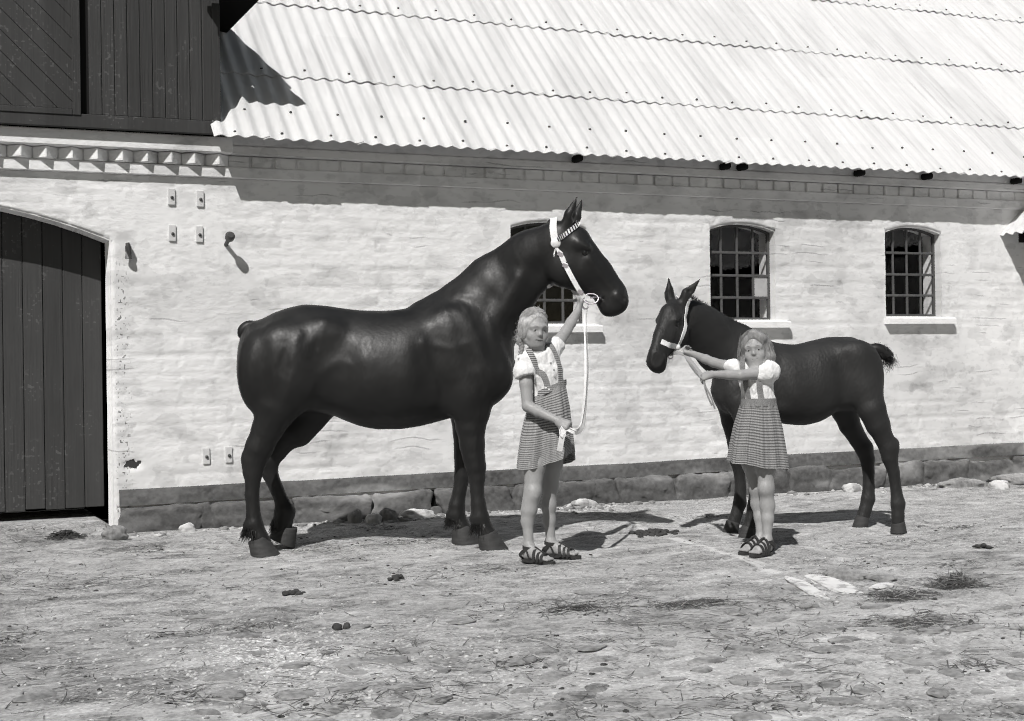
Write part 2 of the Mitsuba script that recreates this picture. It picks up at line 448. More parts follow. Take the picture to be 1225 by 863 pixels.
xs = np.linspace(1.352, X1, 90)
band = [rough_box(a, b, -0.018, 0.02, 0.205, 0.312 + 0.004 * (a - 1.35), 0.004, 5, 4, 0.010) for a, b in [(1.352, 12.0)]]
bm = trimesh.creation.box(extents=(1, 1, 1))
gx = np.linspace(1.352, X1, 240)
prof = [(0.02, 0.200), (-0.030, 0.205), (-0.026, 0.25), (-0.022, 0.295), (-0.014, 0.312), (0.02, 0.316)]
V = np.array([[x, y, z + 0.0042 * (x - 1.35)] for x in gx for y, z in prof])
V[:, 1] -= 0.010 * (mfbm(V * np.array([3, 3, 9.0]), 3, 8) - 0.5) * (V[:, 1] < 0)
V[:, 2] += 0.010 * (mfbm(V * np.array([2.5, 0, 0]), 3, 9) - 0.5)
n = len(prof)
F = [(i * n + j, (i + 1) * n + j, (i + 1) * n + j + 1, i * n + j + 1) for i in range(len(gx) - 1) for j in range(n - 1)]
m = trimesh.Trimesh(V, np.vstack([np.array(F)[:, [0, 2, 1]], np.array(F)[:, [0, 3, 2]]]), process=False)
put('plinth', cat([m, box(1.36, X1, -0.035, 0.003, -0.2, 0.19)]), 'tarred_stone', 'barn', smooth=40)
JX = [1.345, 1.885, 1.975, 2.52, 3.06, 3.50, 3.62, 4.18, 4.80, 5.06, 5.55, 6.02, 6.62, 6.98, 7.52, 7.95, 8.42, 8.95, 9.5, 10.3, 11.1, 12.0]
for i, (a, b) in enumerate(zip(JX[:-1], JX[1:])):
    if i == 5:   # the vent hole between two stones
        put('stone', rough_box(a, b, -0.085, 0.0, -0.10, 0.085, 0.010, 60, 3), 'tarred_stone', 'barn__plinth', smooth=True)
        continue
    top = 0.205 + 0.0042 * (a - 1.35) + rng.uniform(-0.012, 0.004) - (0.03 if i in (13, 16) else 0)
    st_ = rough_box(a - 0.012, b + 0.012, -0.075 - rng.uniform(0, 0.045), -0.002, -0.12, top, 0.034, 50 + i, 4, 0.04)
    vv = np.array(st_.vertices)
    vv[:, 0] += rng.uniform(-0.35, 0.35) * (vv[:, 2] - 0.05)
    put('stone', trimesh.Trimesh(vv, st_.faces, process=False), 'tarred_stone', 'barn__plinth', smooth=True)
put('vent_hole', cat([box(3.50, 3.62, -0.036, -0.033, 0.06, 0.205)]), 'black_felt', 'barn__plinth')

# big arched door of vertical boards
note('barn__door', 'dark board door under the segmental arch')
df = arch_fn(dict(DOOR, zs=DOOR['zs'] + 0.03))
for i in range(20):
    xa = -1.235 + i * 0.1265
    xb = xa + 0.1235
    zb = 0.172 + 0.004 * rng.normal() + 0.0007 * i
    zt = min(2.30, 2.26)
    put('board', box(xa, xb, 0.246 + 0.002 * rng.random(), 0.272, zb, zt, 0.004), 'door_paint', 'barn__door')
put('brace', cat([box(-1.24, 1.27, 0.274, 0.31, 0.45, 0.6), box(-1.24, 1.27, 0.274, 0.31, 1.5, 1.65)]), 'door_paint', 'barn__door')
put('head_lining', box(-1.31, 1.31, 0.32, 0.36, 1.7, 2.3), 'black_felt', 'barn__door')

# windows
for k, o in enumerate(WIN):
    w = key('barn__window')
    note(w, ['arched iron window behind the mare\'s head', 'arched iron window above the foal with one pale pane', 'arched iron window nearest the shed roof'][k])
    af = arch_fn(o)
    xa, xb, zb = o['x0'] + 0.004, o['x1'] - 0.004, o['zb'] + 0.002
    y0, y1 = 0.072, 0.098
    out = sg.Polygon(opening_pts(dict(o, x0=xa, x1=xb), zb))
    inn = out.buffer(-0.017)
    put('frame', prism_xz(out.difference(inn), y0, y1), 'window_iron', w)
    cols = np.linspace(xa, xb, 5)
    rows = zb + np.array([0, 0.178, 0.356, 0.540, 0.80])
    rows[-1] = o['zs'] + o['rise']
    for c in cols[1:-1]:
        put('bar', box(c - 0.0095, c + 0.0095, y0 + 0.004, y1 - 0.004, zb + 0.012, float(af(c)) - 0.012, 0.003), 'window_iron', w)
    for r in rows[1:-1]:
        put('bar', box(xa + 0.012, xb - 0.012, y0 + 0.001, y1 - 0.007, r - 0.0105, r + 0.0105, 0.003), 'window_iron', w)
    for a in range(4):
        for b in range(4):
            pg = sg.box(cols[a] + 0.004, rows[b] + 0.004, cols[a + 1] - 0.004, rows[b + 1] - 0.004).intersection(out.buffer(-0.006))
            if pg.is_empty:
                continue
            pale = k == 1 and a == 3 and b == 1
            if pale:
                put('pane', prism_xz(pg, 0.083, 0.087), 'pale_board', w, label='pale board filling one opening of the window')
                continue
            pm = trimesh.creation.triangulate_polygon(pg, engine='earcut')
            tilt = 0.004 * rng.normal(size=2)
            V = np.array([[x, 0.086 + tilt[0] * (x - cols[a]) + tilt[1] * (z - rows[b]), z] for x, z in pm[0]])
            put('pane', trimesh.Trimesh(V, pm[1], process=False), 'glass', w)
    sb = o['zb'] - 0.067
    sill = m3.Manifold.hull_points(np.array([[x, y, z] for x in (o['x0'] - 0.018, o['x1'] + 0.10) for y, z in ((-0.072, sb), (-0.072, sb + 0.045), (0.07, sb), (0.07, sb + 0.066), (-0.065, sb + 0.050))]))
    put('sill', sill, 'sill_white', w)

# iron anchor plates with a bolt each, limewashed over
pl = box(-0.0235, 0.0235, -0.021, 0.0, -0.054, 0.054, 0.002)
plate = ply(pl, 'plate_white')
bolt_m = trimesh.creation.icosphere(subdivisions=2, radius=0.011)
bolt_s = ply(bolt_m, 'iron', smooth=True)
for x, z in ((1.722, 2.263), (1.914, 2.256), (1.724, 2.019), (1.905, 2.016), (1.930, 0.513), (2.083, 0.516)):
    a = put('anchor_plate', moved(plate, T().translate([x, 0.0, z]).rotate([0, 1, 0], float(rng.normal() * 1.2))), None, 'barn')
    put('bolt', moved(bolt_s, T().translate([x + 0.002, -0.024, z - 0.005])), None, a)
put('peg', cat([tube([(2.085, 0.02, 1.94), (2.085, -0.12, 1.985)], 0.014, 10), tube([(2.085, -0.10, 1.975), (2.085, -0.118, 1.984), (2.085, -0.150, 1.998), (2.085, -0.162, 2.003)], [0.016, 0.031, 0.033, 0.020], 12)]),
    'iron', 'barn', smooth=40, label='knobbed iron peg throwing a long shadow on the whitewash')
put('hinge_hook', cat([tube([(1.430, 0.02, 1.895), (1.430, -0.05, 1.895)], 0.018, 10), tube([(1.430, -0.045, 1.84), (1.430, -0.045, 1.91), (1.425, -0.045, 1.945)], [0.024, 0.022, 0.012], 10)]),
    'iron', 'barn', smooth=40, label='iron hinge hook beside the door arch')

# ------------------------------------------------------------------ roof of corrugated cement sheets
PIT = math.radians(43.0)
E0 = np.array([0.0, -0.245, 2.655])       # eave line
cp, sp_ = math.cos(PIT), math.sin(PIT)


def on_roof(x, s, h=0.0):
    return np.array([x, E0[1] + s * cp - h * sp_, E0[2] + s * sp_ + h * cp])


dk = [(0.0, 2.624), (0.0, 2.80), (4.6, 2.80 + 4.6 * math.tan(PIT)), (9.2, 2.80), (9.2, 2.624)]
dm = trimesh.creation.extrude_polygon(sg.Polygon(dk), X1 - X0, engine='earcut')
v = np.array(dm.vertices)
dm = trimesh.Trimesh(np.c_[X0 + v[:, 2], v[:, 0], v[:, 1]], dm.faces, process=False)
dm.fix_normals()
put('roof', dm, 'dark_mortar', 'barn', label='bright corrugated cement sheet roof')
PITCH = 0.110
WAVES = 3


def sheet_mesh(length, ns):
    n = WAVES * 14 + 8
    x = np.linspace(-0.006, WAVES * PITCH + 0.034, n)
    s = np.linspace(0, length, ns)
    X, S = np.meshgrid(x, s, indexing='ij')
    Zc = 0.0090 * np.sin(2 * np.pi * X / PITCH - 0.6)
    lift = 0.014 * (1 - S / length) + 0.006 * (X / (WAVES * PITCH))
    def P(off):
        return np.stack([X, S * cp - (Zc + lift + off) * sp_, S * sp_ + (Zc + lift + off) * cp], -1).reshape(-1, 3)
    i = np.arange(X.size).reshape(X.shape)
    q = np.stack([i[:-1, :-1], i[1:, :-1], i[1:, 1:], i[:-1, 1:]], -1).reshape(-1, 4)
    N = X.size
    rim = np.concatenate([i[:, 0], i[-1, 1:], i[-2::-1, -1], i[0, -2:0:-1]])
    r2 = np.roll(rim, -1)
    side = np.stack([rim, rim + N, r2 + N, r2], -1)
    F = np.vstack([q, q[:, ::-1] + N, side])
    return trimesh.Trimesh(np.vstack([P(0.006), P(0.0)]), np.vstack([F[:, [0, 1, 2]], F[:, [0, 2, 3]]]), process=False)


rows = [(-0.035, 0.90), (0.765, 1.16), (1.825, 1.18), (2.90, 1.2), (4.0, 1.6)]
shp = [ply(sheet_mesh(L, 3), 'cement_sheet', smooth=35) for _, L in rows[:4]]
nails = []
nm = trimesh.creation.icosphere(subdivisions=1, radius=0.0105)
for r, (s0, L) in enumerate(rows[:4]):
    for c in range(31):
        x = 1.965 + c * WAVES * PITCH
        o = on_roof(x, s0 + 0.004 * rng.normal(), 0.0015 * rng.normal())
        put('sheet', moved(shp[r], T().translate(o.tolist()).rotate([0, 1, 0], float(0.10 * rng.normal()))), None, 'barn__roof')
        for ds in ([0.065, 0.335] if r == 0 else [0.075]):
            xx = x + (0.137 if ds != 0.335 else 0.247) 
            q = nm.copy()
            q.vertices = q.vertices * np.array([1.0, 1, 0.8]) + on_roof(xx + 0.006 * rng.normal(), s0 + ds + 0.012 * rng.normal(), 0.030)
            nails.append(q)
put('ridge_cover', cat([tube([on_roof(X0 + 5, 5.2, 0.0), on_roof(X1, 5.2, 0.0)], 0.05, 6)]), 'cement_sheet', 'barn__roof')
put('upper_slope', trimesh.Trimesh(np.array([on_roof(1.9, 4.0, 0.0), on_roof(12, 4.0, 0.0), on_roof(12, 6.6, 0), on_roof(1.9, 6.6, 0)]), [[0, 1, 2], [0, 2, 3]], process=False), 'cement_sheet', 'barn__roof')
put('eave_board', box(2.13, X1, -0.052, -0.003, 2.625, 2.735, 0.004), 'whitewash', 'barn')
put('fastener', cat(nails), 'iron', 'barn__roof', smooth=True, kind='stuff')
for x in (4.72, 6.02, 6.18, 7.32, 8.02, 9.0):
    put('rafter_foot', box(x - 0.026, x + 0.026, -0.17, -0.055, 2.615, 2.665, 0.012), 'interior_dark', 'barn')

# ------------------------------------------------------------------ loft dormer with boards, its front a little proud of the cornice
note('barn__loft', 'dark boarded loft dormer above the door')
LX, LY, EX, EZ = 2.029, -0.150, 2.277, 3.618
lroof = lambda x: EZ + 1.25 * (EX - x)  # noqa: E731
put('carcass', prism_xz([(-1.8, 2.675), (LX - 0.004, 2.675), (LX - 0.004, lroof(LX) - 0.05), (1.0, lroof(1.0) - 0.05), (-1.8, lroof(1.0) - 0.05)], LY + 0.022, 2.6), 'interior_dark', 'barn__loft')
put('side_wall', box(LX - 0.003, LX, LY + 0.022, 2.6, 2.675, 3.77), 'loft_paint', 'barn__loft')
put('bottom_rail', box(-1.8, LX - 0.001, LY - 0.022, LY + 0.02, 2.671, 2.760, 0.004), 'loft_paint', 'barn__loft')
for i in range(11):
    x = 1.220 + i * 0.0813
    if x > LX - 0.02:
        break
    dy = 0.0012 * rng.normal()
    put('board', box(x - 0.0392, x + 0.0392, LY - 0.008 + dy, LY + 0.020 + dy, 2.762, min(4.39, lroof(x + 0.04) - 0.03), 0.003), 'loft_paint', 'barn__loft')
put('corner_board', box(LX - 0.051, LX + 0.0, LY - 0.020, LY + 0.021, 2.762, 3.77, 0.003), 'loft_paint', 'barn__loft')
note('barn__loft_door', 'loft door of slanting boards')
rect = sg.box(-0.35, 2.790, 1.074, 4.20)
put('frame', cat([box(1.074, 1.125, LY - 0.030, LY + 0.02, 2.748, 4.3, 0.003), box(-0.40, 1.073, LY - 0.030, LY + 0.02, 2.748, 2.787, 0.003), box(-0.40, -0.352, LY - 0.030, LY + 0.02, 2.789, 4.3, 0.003)]), 'loft_paint', 'barn__loft_door')
for i in range(44):
    d = -2.2 + i * 0.0965
    c0, c1 = 3.2 + d * math.sqrt(2), 3.2 + (d + 0.093) * math.sqrt(2)
    pgn = sg.Polygon([(-3, c0 + 3), (6, c0 - 6), (6, c1 - 6), (-3, c1 + 3)]).intersection(rect)
    if pgn.is_empty or pgn.area < 1e-3:
        continue
    put('board', prism_xz(pgn, LY - 0.020 + 0.002 * rng.random(), LY + 0.018), 'loft_paint', 'barn__loft_door')
# steep roof of the dormer, its eaves and verge overhanging
dr_pts = [(EX, EZ), (EX, EZ + 0.04), (0.1, EZ + 0.04 + (EX - 0.1) * 1.25), (-2.1, EZ + 0.04), (-2.1, EZ), (0.1, EZ + (EX - 0.1) * 1.25)]
put('roof', prism_xz(dr_pts, LY - 0.03, 2.9), 'black_felt', 'barn__loft')
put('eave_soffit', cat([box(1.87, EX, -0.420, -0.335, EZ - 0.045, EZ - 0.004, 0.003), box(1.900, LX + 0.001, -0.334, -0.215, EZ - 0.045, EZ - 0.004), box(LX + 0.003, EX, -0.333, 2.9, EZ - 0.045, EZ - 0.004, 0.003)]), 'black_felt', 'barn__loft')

# ------------------------------------------------------------------ shed roof at the right edge
note('shed', 'low shed with corrugated roof at right end of barn wall', 'shed')
put('wall', box(9.45, 12.0, -6.0, -0.13, -0.2, 2.25), 'whitewash', 'shed')
nW = 60
yy = np.linspace(0, -6.2, 14 * 56 + 1)
SX, SZ = 8.905, 2.172
ss = np.array([0.0, 1.2, 4.0])
Y_, S_ = np.meshgrid(yy, ss, indexing='ij')
Zc = 0.0135 * np.sin(2 * np.pi * Y_ / PITCH)
def shed_pts(off):
    return np.stack([SX + S_ * cp - (Zc + off) * sp_, Y_ - 0.012, SZ + S_ * sp_ + (Zc + off) * cp], -1).reshape(-1, 3)
i_ = np.arange(Y_.size).reshape(Y_.shape)
q = np.stack([i_[:-1, :-1], i_[1:, :-1], i_[1:, 1:], i_[:-1, 1:]], -1).reshape(-1, 4)
N = Y_.size
rim = np.concatenate([i_[:, 0], i_[-1, 1:], i_[-2::-1, -1], i_[0, -2:0:-1]])
r2 = np.roll(rim, -1)
F = np.vstack([q, q[:, ::-1] + N, np.stack([rim, rim + N, r2 + N, r2], -1)])
put('roof', trimesh.Trimesh(np.vstack([shed_pts(0.006), shed_pts(0.0)]), np.vstack([F[:, [0, 1, 2]], F[:, [0, 2, 3]]]), process=False), 'cement_sheet', 'shed', smooth=35)
put('eave_board', box(9.0, 9.06, -6.0, -0.13, 2.10, 2.20), 'black_felt', 'shed')

# ------------------------------------------------------------------ modelling in distance fields: one continuous skin per body
def unit(v):
    v = np.asarray(v, float)
    return v / np.linalg.norm(v)


class Body:
    """A signed distance grid that primitives are blended into; mesh() extracts its surface."""

    def __init__(self, lo, hi, h):
        self.lo, self.h = np.asarray(lo, float), h
        n = np.ceil((np.asarray(hi) - self.lo) / h).astype(int) + 1
        self.ax = [self.lo[i] + h * np.arange(n[i]) for i in range(3)]
        self.D = np.full(n, 1.0, np.float32)

    def _sub(self, lo, hi):
        i0 = [max(0, int(math.floor((lo[i] - self.lo[i]) / self.h))) for i in range(3)]
        i1 = [min(self.D.shape[i], int(math.ceil((hi[i] - self.lo[i]) / self.h)) + 1) for i in range(3)]
        sl = tuple(slice(a, max(a, b)) for a, b in zip(i0, i1))
        X, Y, Z = (self.ax[i][sl[i]].astype(np.float32) for i in range(3))
        return sl, X[:, None, None], Y[None, :, None], Z[None, None, :]

    def blend(self, fn, lo, hi, k, cut=False):
        pad = k + 2.5 * self.h
        sl, X, Y, Z = self._sub(np.asarray(lo) - pad, np.asarray(hi) + pad)
        if min(s.stop - s.start for s in sl) <= 0:
            return
        d = fn(X, Y, Z)
        a = self.D[sl]
        if cut:
            e = np.maximum(k - np.abs(a + d), 0) / k if k > 0 else 0
            self.D[sl] = np.maximum(a, -d) + e * e * k / 4
        else:
            e = np.maximum(k - np.abs(a - d), 0) / k if k > 0 else 0
            self.D[sl] = np.minimum(a, d) - e * e * k / 4

    def cone(self, a, ra, b, rb, k=0.03, lat=None, q=1.0, cut=False):
        """A round cone from a (radius ra) to b (rb); q < 1 flattens it along lat."""
        a, b = np.asarray(a, float), np.asarray(b, float)
        r = max(ra, rb) * max(1.0, q)
        lo, hi = np.minimum(a, b) - r, np.maximum(a, b) + r
        A, B = a.copy(), b - a
        w = None
        if lat is not None and q != 1.0:
            w = unit(lat)
            B = B + (1 / q - 1) * (B @ w) * w
        bb = max(B @ B, 1e-12)

        def fn(X, Y, Z):
            x, y, z = X - A[0], Y - A[1], Z - A[2]
            if w is not None:
                s = (1 / q - 1) * (x * w[0] + y * w[1] + z * w[2])
                x, y, z = x + s * w[0], y + s * w[1], z + s * w[2]
            t = np.clip((x * B[0] + y * B[1] + z * B[2]) / bb, 0, 1)
            d = np.sqrt((x - t * B[0]) ** 2 + (y - t * B[1]) ** 2 + (z - t * B[2]) ** 2) - (ra + (rb - ra) * t)
            return d * (min(1.0, q) * 0.5 + 0.5) if w is not None else d
        self.blend(fn, lo, hi, k, cut)

    def chain(self, pts, k=0.03, lat=None, q=1.0, inner=0.010):
        """pts: (x, y, z, r) joints; the limb is joined without swelling at its joints, then blended in."""
        P = np.asarray(pts, float)
        r = P[:, 3:].max()
        keep, self_D = None, self.D
        lo, hi = P[:, :3].min(0) - r, P[:, :3].max(0) + r
        pad = k + 2.5 * self.h
        sl, X, Y, Z = self._sub(lo - pad, hi + pad)
        self.D = np.full(self_D.shape, 1.0, np.float32)
        for a, b in zip(P[:-1], P[1:]):
            self.cone(a[:3], a[3], b[:3], b[3], inner, lat, q)
        limb, self.D = self.D[sl], self_D
        a = self.D[sl]
        e = np.maximum(k - np.abs(a - limb), 0) / max(k, 1e-6)
        self.D[sl] = np.minimum(a, limb) - e * e * k / 4

    def ball(self, c, r, k=0.03, cut=False, R=None):
        """An ellipsoid with radii r (3); R: rows are its axes."""
        c = np.asarray(c, float)
        r = np.broadcast_to(np.asarray(r, float), (3,))
        R = np.eye(3) if R is None else np.asarray(R, float)
        m = r.max()

        def fn(X, Y, Z):
            x, y, z = X - c[0], Y - c[1], Z - c[2]
            u = [(R[i, 0] * x + R[i, 1] * y + R[i, 2] * z) / r[i] for i in range(3)]
            k0 = np.sqrt(u[0] ** 2 + u[1] ** 2 + u[2] ** 2)
            k1 = np.sqrt((u[0] / r[0]) ** 2 + (u[1] / r[1]) ** 2 + (u[2] / r[2]) ** 2)
            return k0 * (k0 - 1) / np.maximum(k1, 1e-6)
        self.blend(fn, c - m, c + m, k, cut)

    def loft(self, top, bot, wid, s0, s1, n=2.3, k=0.0, low=0.1, flip=False):
        """A trunk along x: top, bot, wid are (s, value) profiles; cross-sections are superellipses, fullest a little below the middle."""
        S = self.ax[0]
        ss = np.clip(S, s0, s1)
        zt, zb, w = pinterp(ss, top), pinterp(ss, bot), pinterp(ss, wid)
        zc, hz = (zt + zb) / 2, np.maximum((zt - zb) / 2, 1e-3)
        w = np.maximum(w, 1e-3)
        f = lambda a: a.astype(np.float32)[:, None, None]  # noqa: E731
        X = S.astype(np.float32)[:, None, None]
        Y, Z = self.ax[1].astype(np.float32)[None, :, None], self.ax[2].astype(np.float32)[None, None, :]
        v = (Z - f(zc)) / f(hz)
        ww = f(w) * (1 - low * np.clip(v, -1, 1))
        e = (np.abs(Y / ww) ** n + np.abs(v) ** n) ** (1 / n)
        d = (e - 1) * f(np.minimum(w, hz))
        d = np.maximum(d, np.maximum(s0 - X, X - s1))
        ek = np.maximum(k - np.abs(self.D - d), 0) / k if k > 0 else 0
        self.D = np.minimum(self.D, d) - ek * ek * k / 4

    def mesh(self, smooth=4, relief=None):
        D = self.D
        self.D = np.pad(D, 1, constant_values=1.0)
        D, lo, h = self.D, self.lo - self.h, self.h
        IN = D < 0
        c = IN[:-1, :-1, :-1].astype(np.uint8)
        tot = sum(IN[i:IN.shape[0] - 1 + i, j:IN.shape[1] - 1 + j, l:IN.shape[2] - 1 + l].astype(np.uint8) for i in (0, 1) for j in (0, 1) for l in (0, 1))
        act = (tot > 0) & (tot < 8)
        I = np.argwhere(act)
        idx = np.full(act.shape, -1, np.int64)
        idx[act] = np.arange(len(I))
        acc, cnt = np.zeros((len(I), 3)), np.zeros(len(I))
        corners = {o: D[I[:, 0] + o[0], I[:, 1] + o[1], I[:, 2] + o[2]] for o in np.ndindex(2, 2, 2)}
        for o in np.ndindex(2, 2, 2):
            for a in range(3):
                if o[a] == 0:
                    o2 = tuple(1 if i == a else o[i] for i in range(3))
                    p, r = corners[o], corners[o2]
                    x = (p < 0) != (r < 0)
                    t = np.where(x, p / np.where(p == r, 1, p - r), 0)
                    pos = np.array(o, float)[None].repeat(len(I), 0)
                    pos[:, a] = t
                    acc[x] += pos[x]
                    cnt[x] += 1
        V = lo + h * (I + acc / cnt[:, None])
        Q = []
        for a in range(3):
            b, c2 = (a + 1) % 3, (a + 2) % 3
            s0 = [slice(None)] * 3
            s1 = [slice(None)] * 3
            s0[a], s1[a] = slice(0, -1), slice(1, None)
            x = IN[tuple(s0)] != IN[tuple(s1)]
            E = np.argwhere(x)
            E = E[(E[:, b] > 0) & (E[:, c2] > 0) & (E[:, b] < D.shape[b] - 1) & (E[:, c2] < D.shape[c2] - 1)]
            inside = IN[E[:, 0], E[:, 1], E[:, 2]]

            def at(db, dc):
                e = E.copy()
                e[:, b] -= db
                e[:, c2] -= dc
                return idx[e[:, 0], e[:, 1], e[:, 2]]
            q = np.stack([at(1, 1), at(0, 1), at(0, 0), at(1, 0)], 1)
            q[~inside] = q[~inside][:, ::-1]
            Q.append(q)
        Q = np.vstack(Q)
        Q = Q[(Q >= 0).all(1)]
        F = np.vstack([Q[:, [0, 1, 2]], Q[:, [0, 2, 3]]])
        m = trimesh.Trimesh(V, F, process=False)
        m = max(m.split(only_watertight=False), key=lambda s: len(s.faces)) if smooth < 0 else m
        if smooth:
            import scipy.sparse as sp
            E = np.vstack([Q[:, [0, 1]], Q[:, [1, 2]], Q[:, [2, 3]], Q[:, [3, 0]]])
            E = np.vstack([E, E[:, ::-1]])
            A = sp.csr_matrix((np.ones(len(E)), (E[:, 0], E[:, 1])), shape=(len(V), len(V)))
            A.data[:] = 1
            A = sp.diags(1 / np.maximum(np.asarray(A.sum(1)).ravel(), 1)) @ A
            X = V
            for _ in range(abs(smooth)):
                X = X + 0.5 * (A @ X - X)
                X = X - 0.51 * (A @ X - X)
            V = X
        if relief is not None:
            nn = trimesh.Trimesh(V, F, process=False).vertex_normals
            V = V + nn * relief(V)[:, None]
        return trimesh.Trimesh(V, F, process=False)

    def probe(self, p):
        """Distance at points (n, 3), by the nearest sample."""
        i = np.clip(np.rint((np.asarray(p) - self.lo) / self.h).astype(int), 0, np.array(self.D.shape) - 1)
        return self.D[i[:, 0], i[:, 1], i[:, 2]]

    def snap(self, p, off=0.0, it=6):
        """Moves points onto the surface (plus off outwards)."""
        p = np.array(p, float)
        for _ in range(it):
            g = np.stack([self.probe3(p + e) - self.probe3(p - e) for e in np.eye(3) * self.h], -1)
            L = np.linalg.norm(g, axis=1, keepdims=True)
            n = g / np.maximum(L, 1e-9)
            d = self.probe3(p) / np.maximum(L[:, 0] / (2 * self.h), 0.2)
            p -= n * (np.clip(d, -0.05, 0.05) - off)[:, None] * 0.9
        return p

    def probe3(self, p):
        from scipy.ndimage import map_coordinates
        return map_coordinates(self.D, ((np.asarray(p) - self.lo) / self.h).T, order=1, mode='nearest')


def place(o, ang):
    """Local (s, t, z) -> world: origin o, s turned by ang about z."""
    return T().translate([float(o[0]), float(o[1]), float(o[2]) if len(o) > 2 else 0.0]).rotate([0, 0, 1], math.degrees(ang))


def to_world(p, o, ang):
    p = np.asarray(p, float)
    c, s = math.cos(ang), math.sin(ang)
    return np.stack([o[0] + c * p[..., 0] - s * p[..., 1], o[1] + s * p[..., 0] + c * p[..., 1], p[..., 2] + (o[2] if len(o) > 2 else 0)], -1)


def ribbon_on(body, pts, w, th, n=60, off=0.004, closed=False, up=None):
    """A strap laid on a body's surface along pts: width w, thickness th."""
    P = spline(np.asarray(pts, float), n)
    P = body.snap(P, off)
    P = 0.25 * np.vstack([P[:1], P[:-1]]) + 0.5 * P + 0.25 * np.vstack([P[1:], P[-1:]])
    e = np.eye(3) * body.h
    g = np.stack([body.probe3(P + a) - body.probe3(P - a) for a in e], -1)
    N = g / np.maximum(np.linalg.norm(g, axis=1, keepdims=True), 1e-9)
    return tube(P, 0, flat=(w / 2, th / 2), up=N if up is None else up)

# ------------------------------------------------------------------ coats
def _coat(lo, hi):
    def f(p, n, uv):
        a = fbm(p.x * 5.0, p.y * 5.0, p.z * 5.0, octaves=3)
        return g3(lo + (hi - lo) * a)
    return f


def _hair_bump(p, n, uv):
    return fbm(p.x * 100.0, p.y * 100.0, p.z * 38.0, octaves=3)


scene['dark_coat'] = bumpy({'type': 'principled', 'base_color': proc(_coat(0.006, 0.020)), 'roughness': proc(lambda p, n, uv: 0.38 + 0.20 * fbm(p.x * 75, p.y * 75, p.z * 25, octaves=3)), 'specular': 0.36, 'sheen': 0.2, 'sheen_tint': 0.0}, _hair_bump, 0.0008, 1.5e-3)
scene['foal_coat'] = bumpy({'type': 'principled', 'base_color': proc(_coat(0.008, 0.028)), 'roughness': 0.58, 'specular': 0.34, 'sheen': 0.5, 'sheen_tint': 0.0}, _hair_bump, 0.0030, 1.5e-3)
scene['hoof_horn'] = bumpy(rough(proc(lambda p, n, uv: g3(0.022 + 0.035 * fbm(p.x * 18, p.y * 18, p.z * 60, octaves=3))), 0.7, 0.3), lambda p, n, uv: fbm(p.x * 20, p.y * 20, p.z * 160, octaves=2), 0.002)
scene['long_hair'] = rough(0.012, 0.5, 0.4)
scene['eye_black'] = rough(0.008, 0.12, 0.6)
scene['nostril_dark'] = diffuse(0.006)


def hoof_mesh(c, a0, b0, a1, b1, h, lean, z0=0.0, yaw=0.0, tip=0.0):
    """A hoof: ground oval (a0 long, b0 wide) at c, coronet oval (a1, b1) at height h, shifted back by lean; tip pitches it onto its toe."""
    n, rings = 28, []
    ang = np.linspace(0, 2 * np.pi, n, endpoint=False)
    for t, g in ((0.0, 0.96), (0.0, 1.0), (0.08, 1.015), (0.5, 1.0), (0.92, 1.0), (1.0, 0.97), (1.0, 0.6)):
        a, b = (a0 + (a1 - a0) * t) * g, (b0 + (b1 - b0) * t) * g
        x = a * np.cos(ang)
        x = np.where(x < 0, x * 0.86, x)
        rings.append(np.stack([x - lean * t, b * np.sin(ang), np.full(n, h * t) + (0.22 * h * (x / a) * t if g > 0.7 else 0.0)], 1))
    V = np.vstack(rings + [np.array([[0, 0, 0.0]]), np.array([[-lean, 0, h]])])
    F = []
    for r in range(len(rings) - 1):
        for i in range(n):
            j = (i + 1) % n
            F += [(r * n + i, r * n + j, (r + 1) * n + j), (r * n + i, (r + 1) * n + j, (r + 1) * n + i)]
    L = len(rings) * n
    for i in range(n):
        j = (i + 1) % n
        F += [(L, j, i), (L + 1, (len(rings) - 1) * n + i, (len(rings) - 1) * n + j)]
    ct, st = math.cos(tip), math.sin(tip)
    V = np.c_[V[:, 0] * ct + V[:, 2] * st, V[:, 1], -V[:, 0] * st + V[:, 2] * ct]
    V[:, 2] -= V[:, 2].min()
    cy, sy = math.cos(yaw), math.sin(yaw)
    V = np.c_[V[:, 0] * cy - V[:, 1] * sy, V[:, 0] * sy + V[:, 1] * cy, V[:, 2]]
    return trimesh.Trimesh(V + np.array([c[0], c[1], z0]), F, process=False)


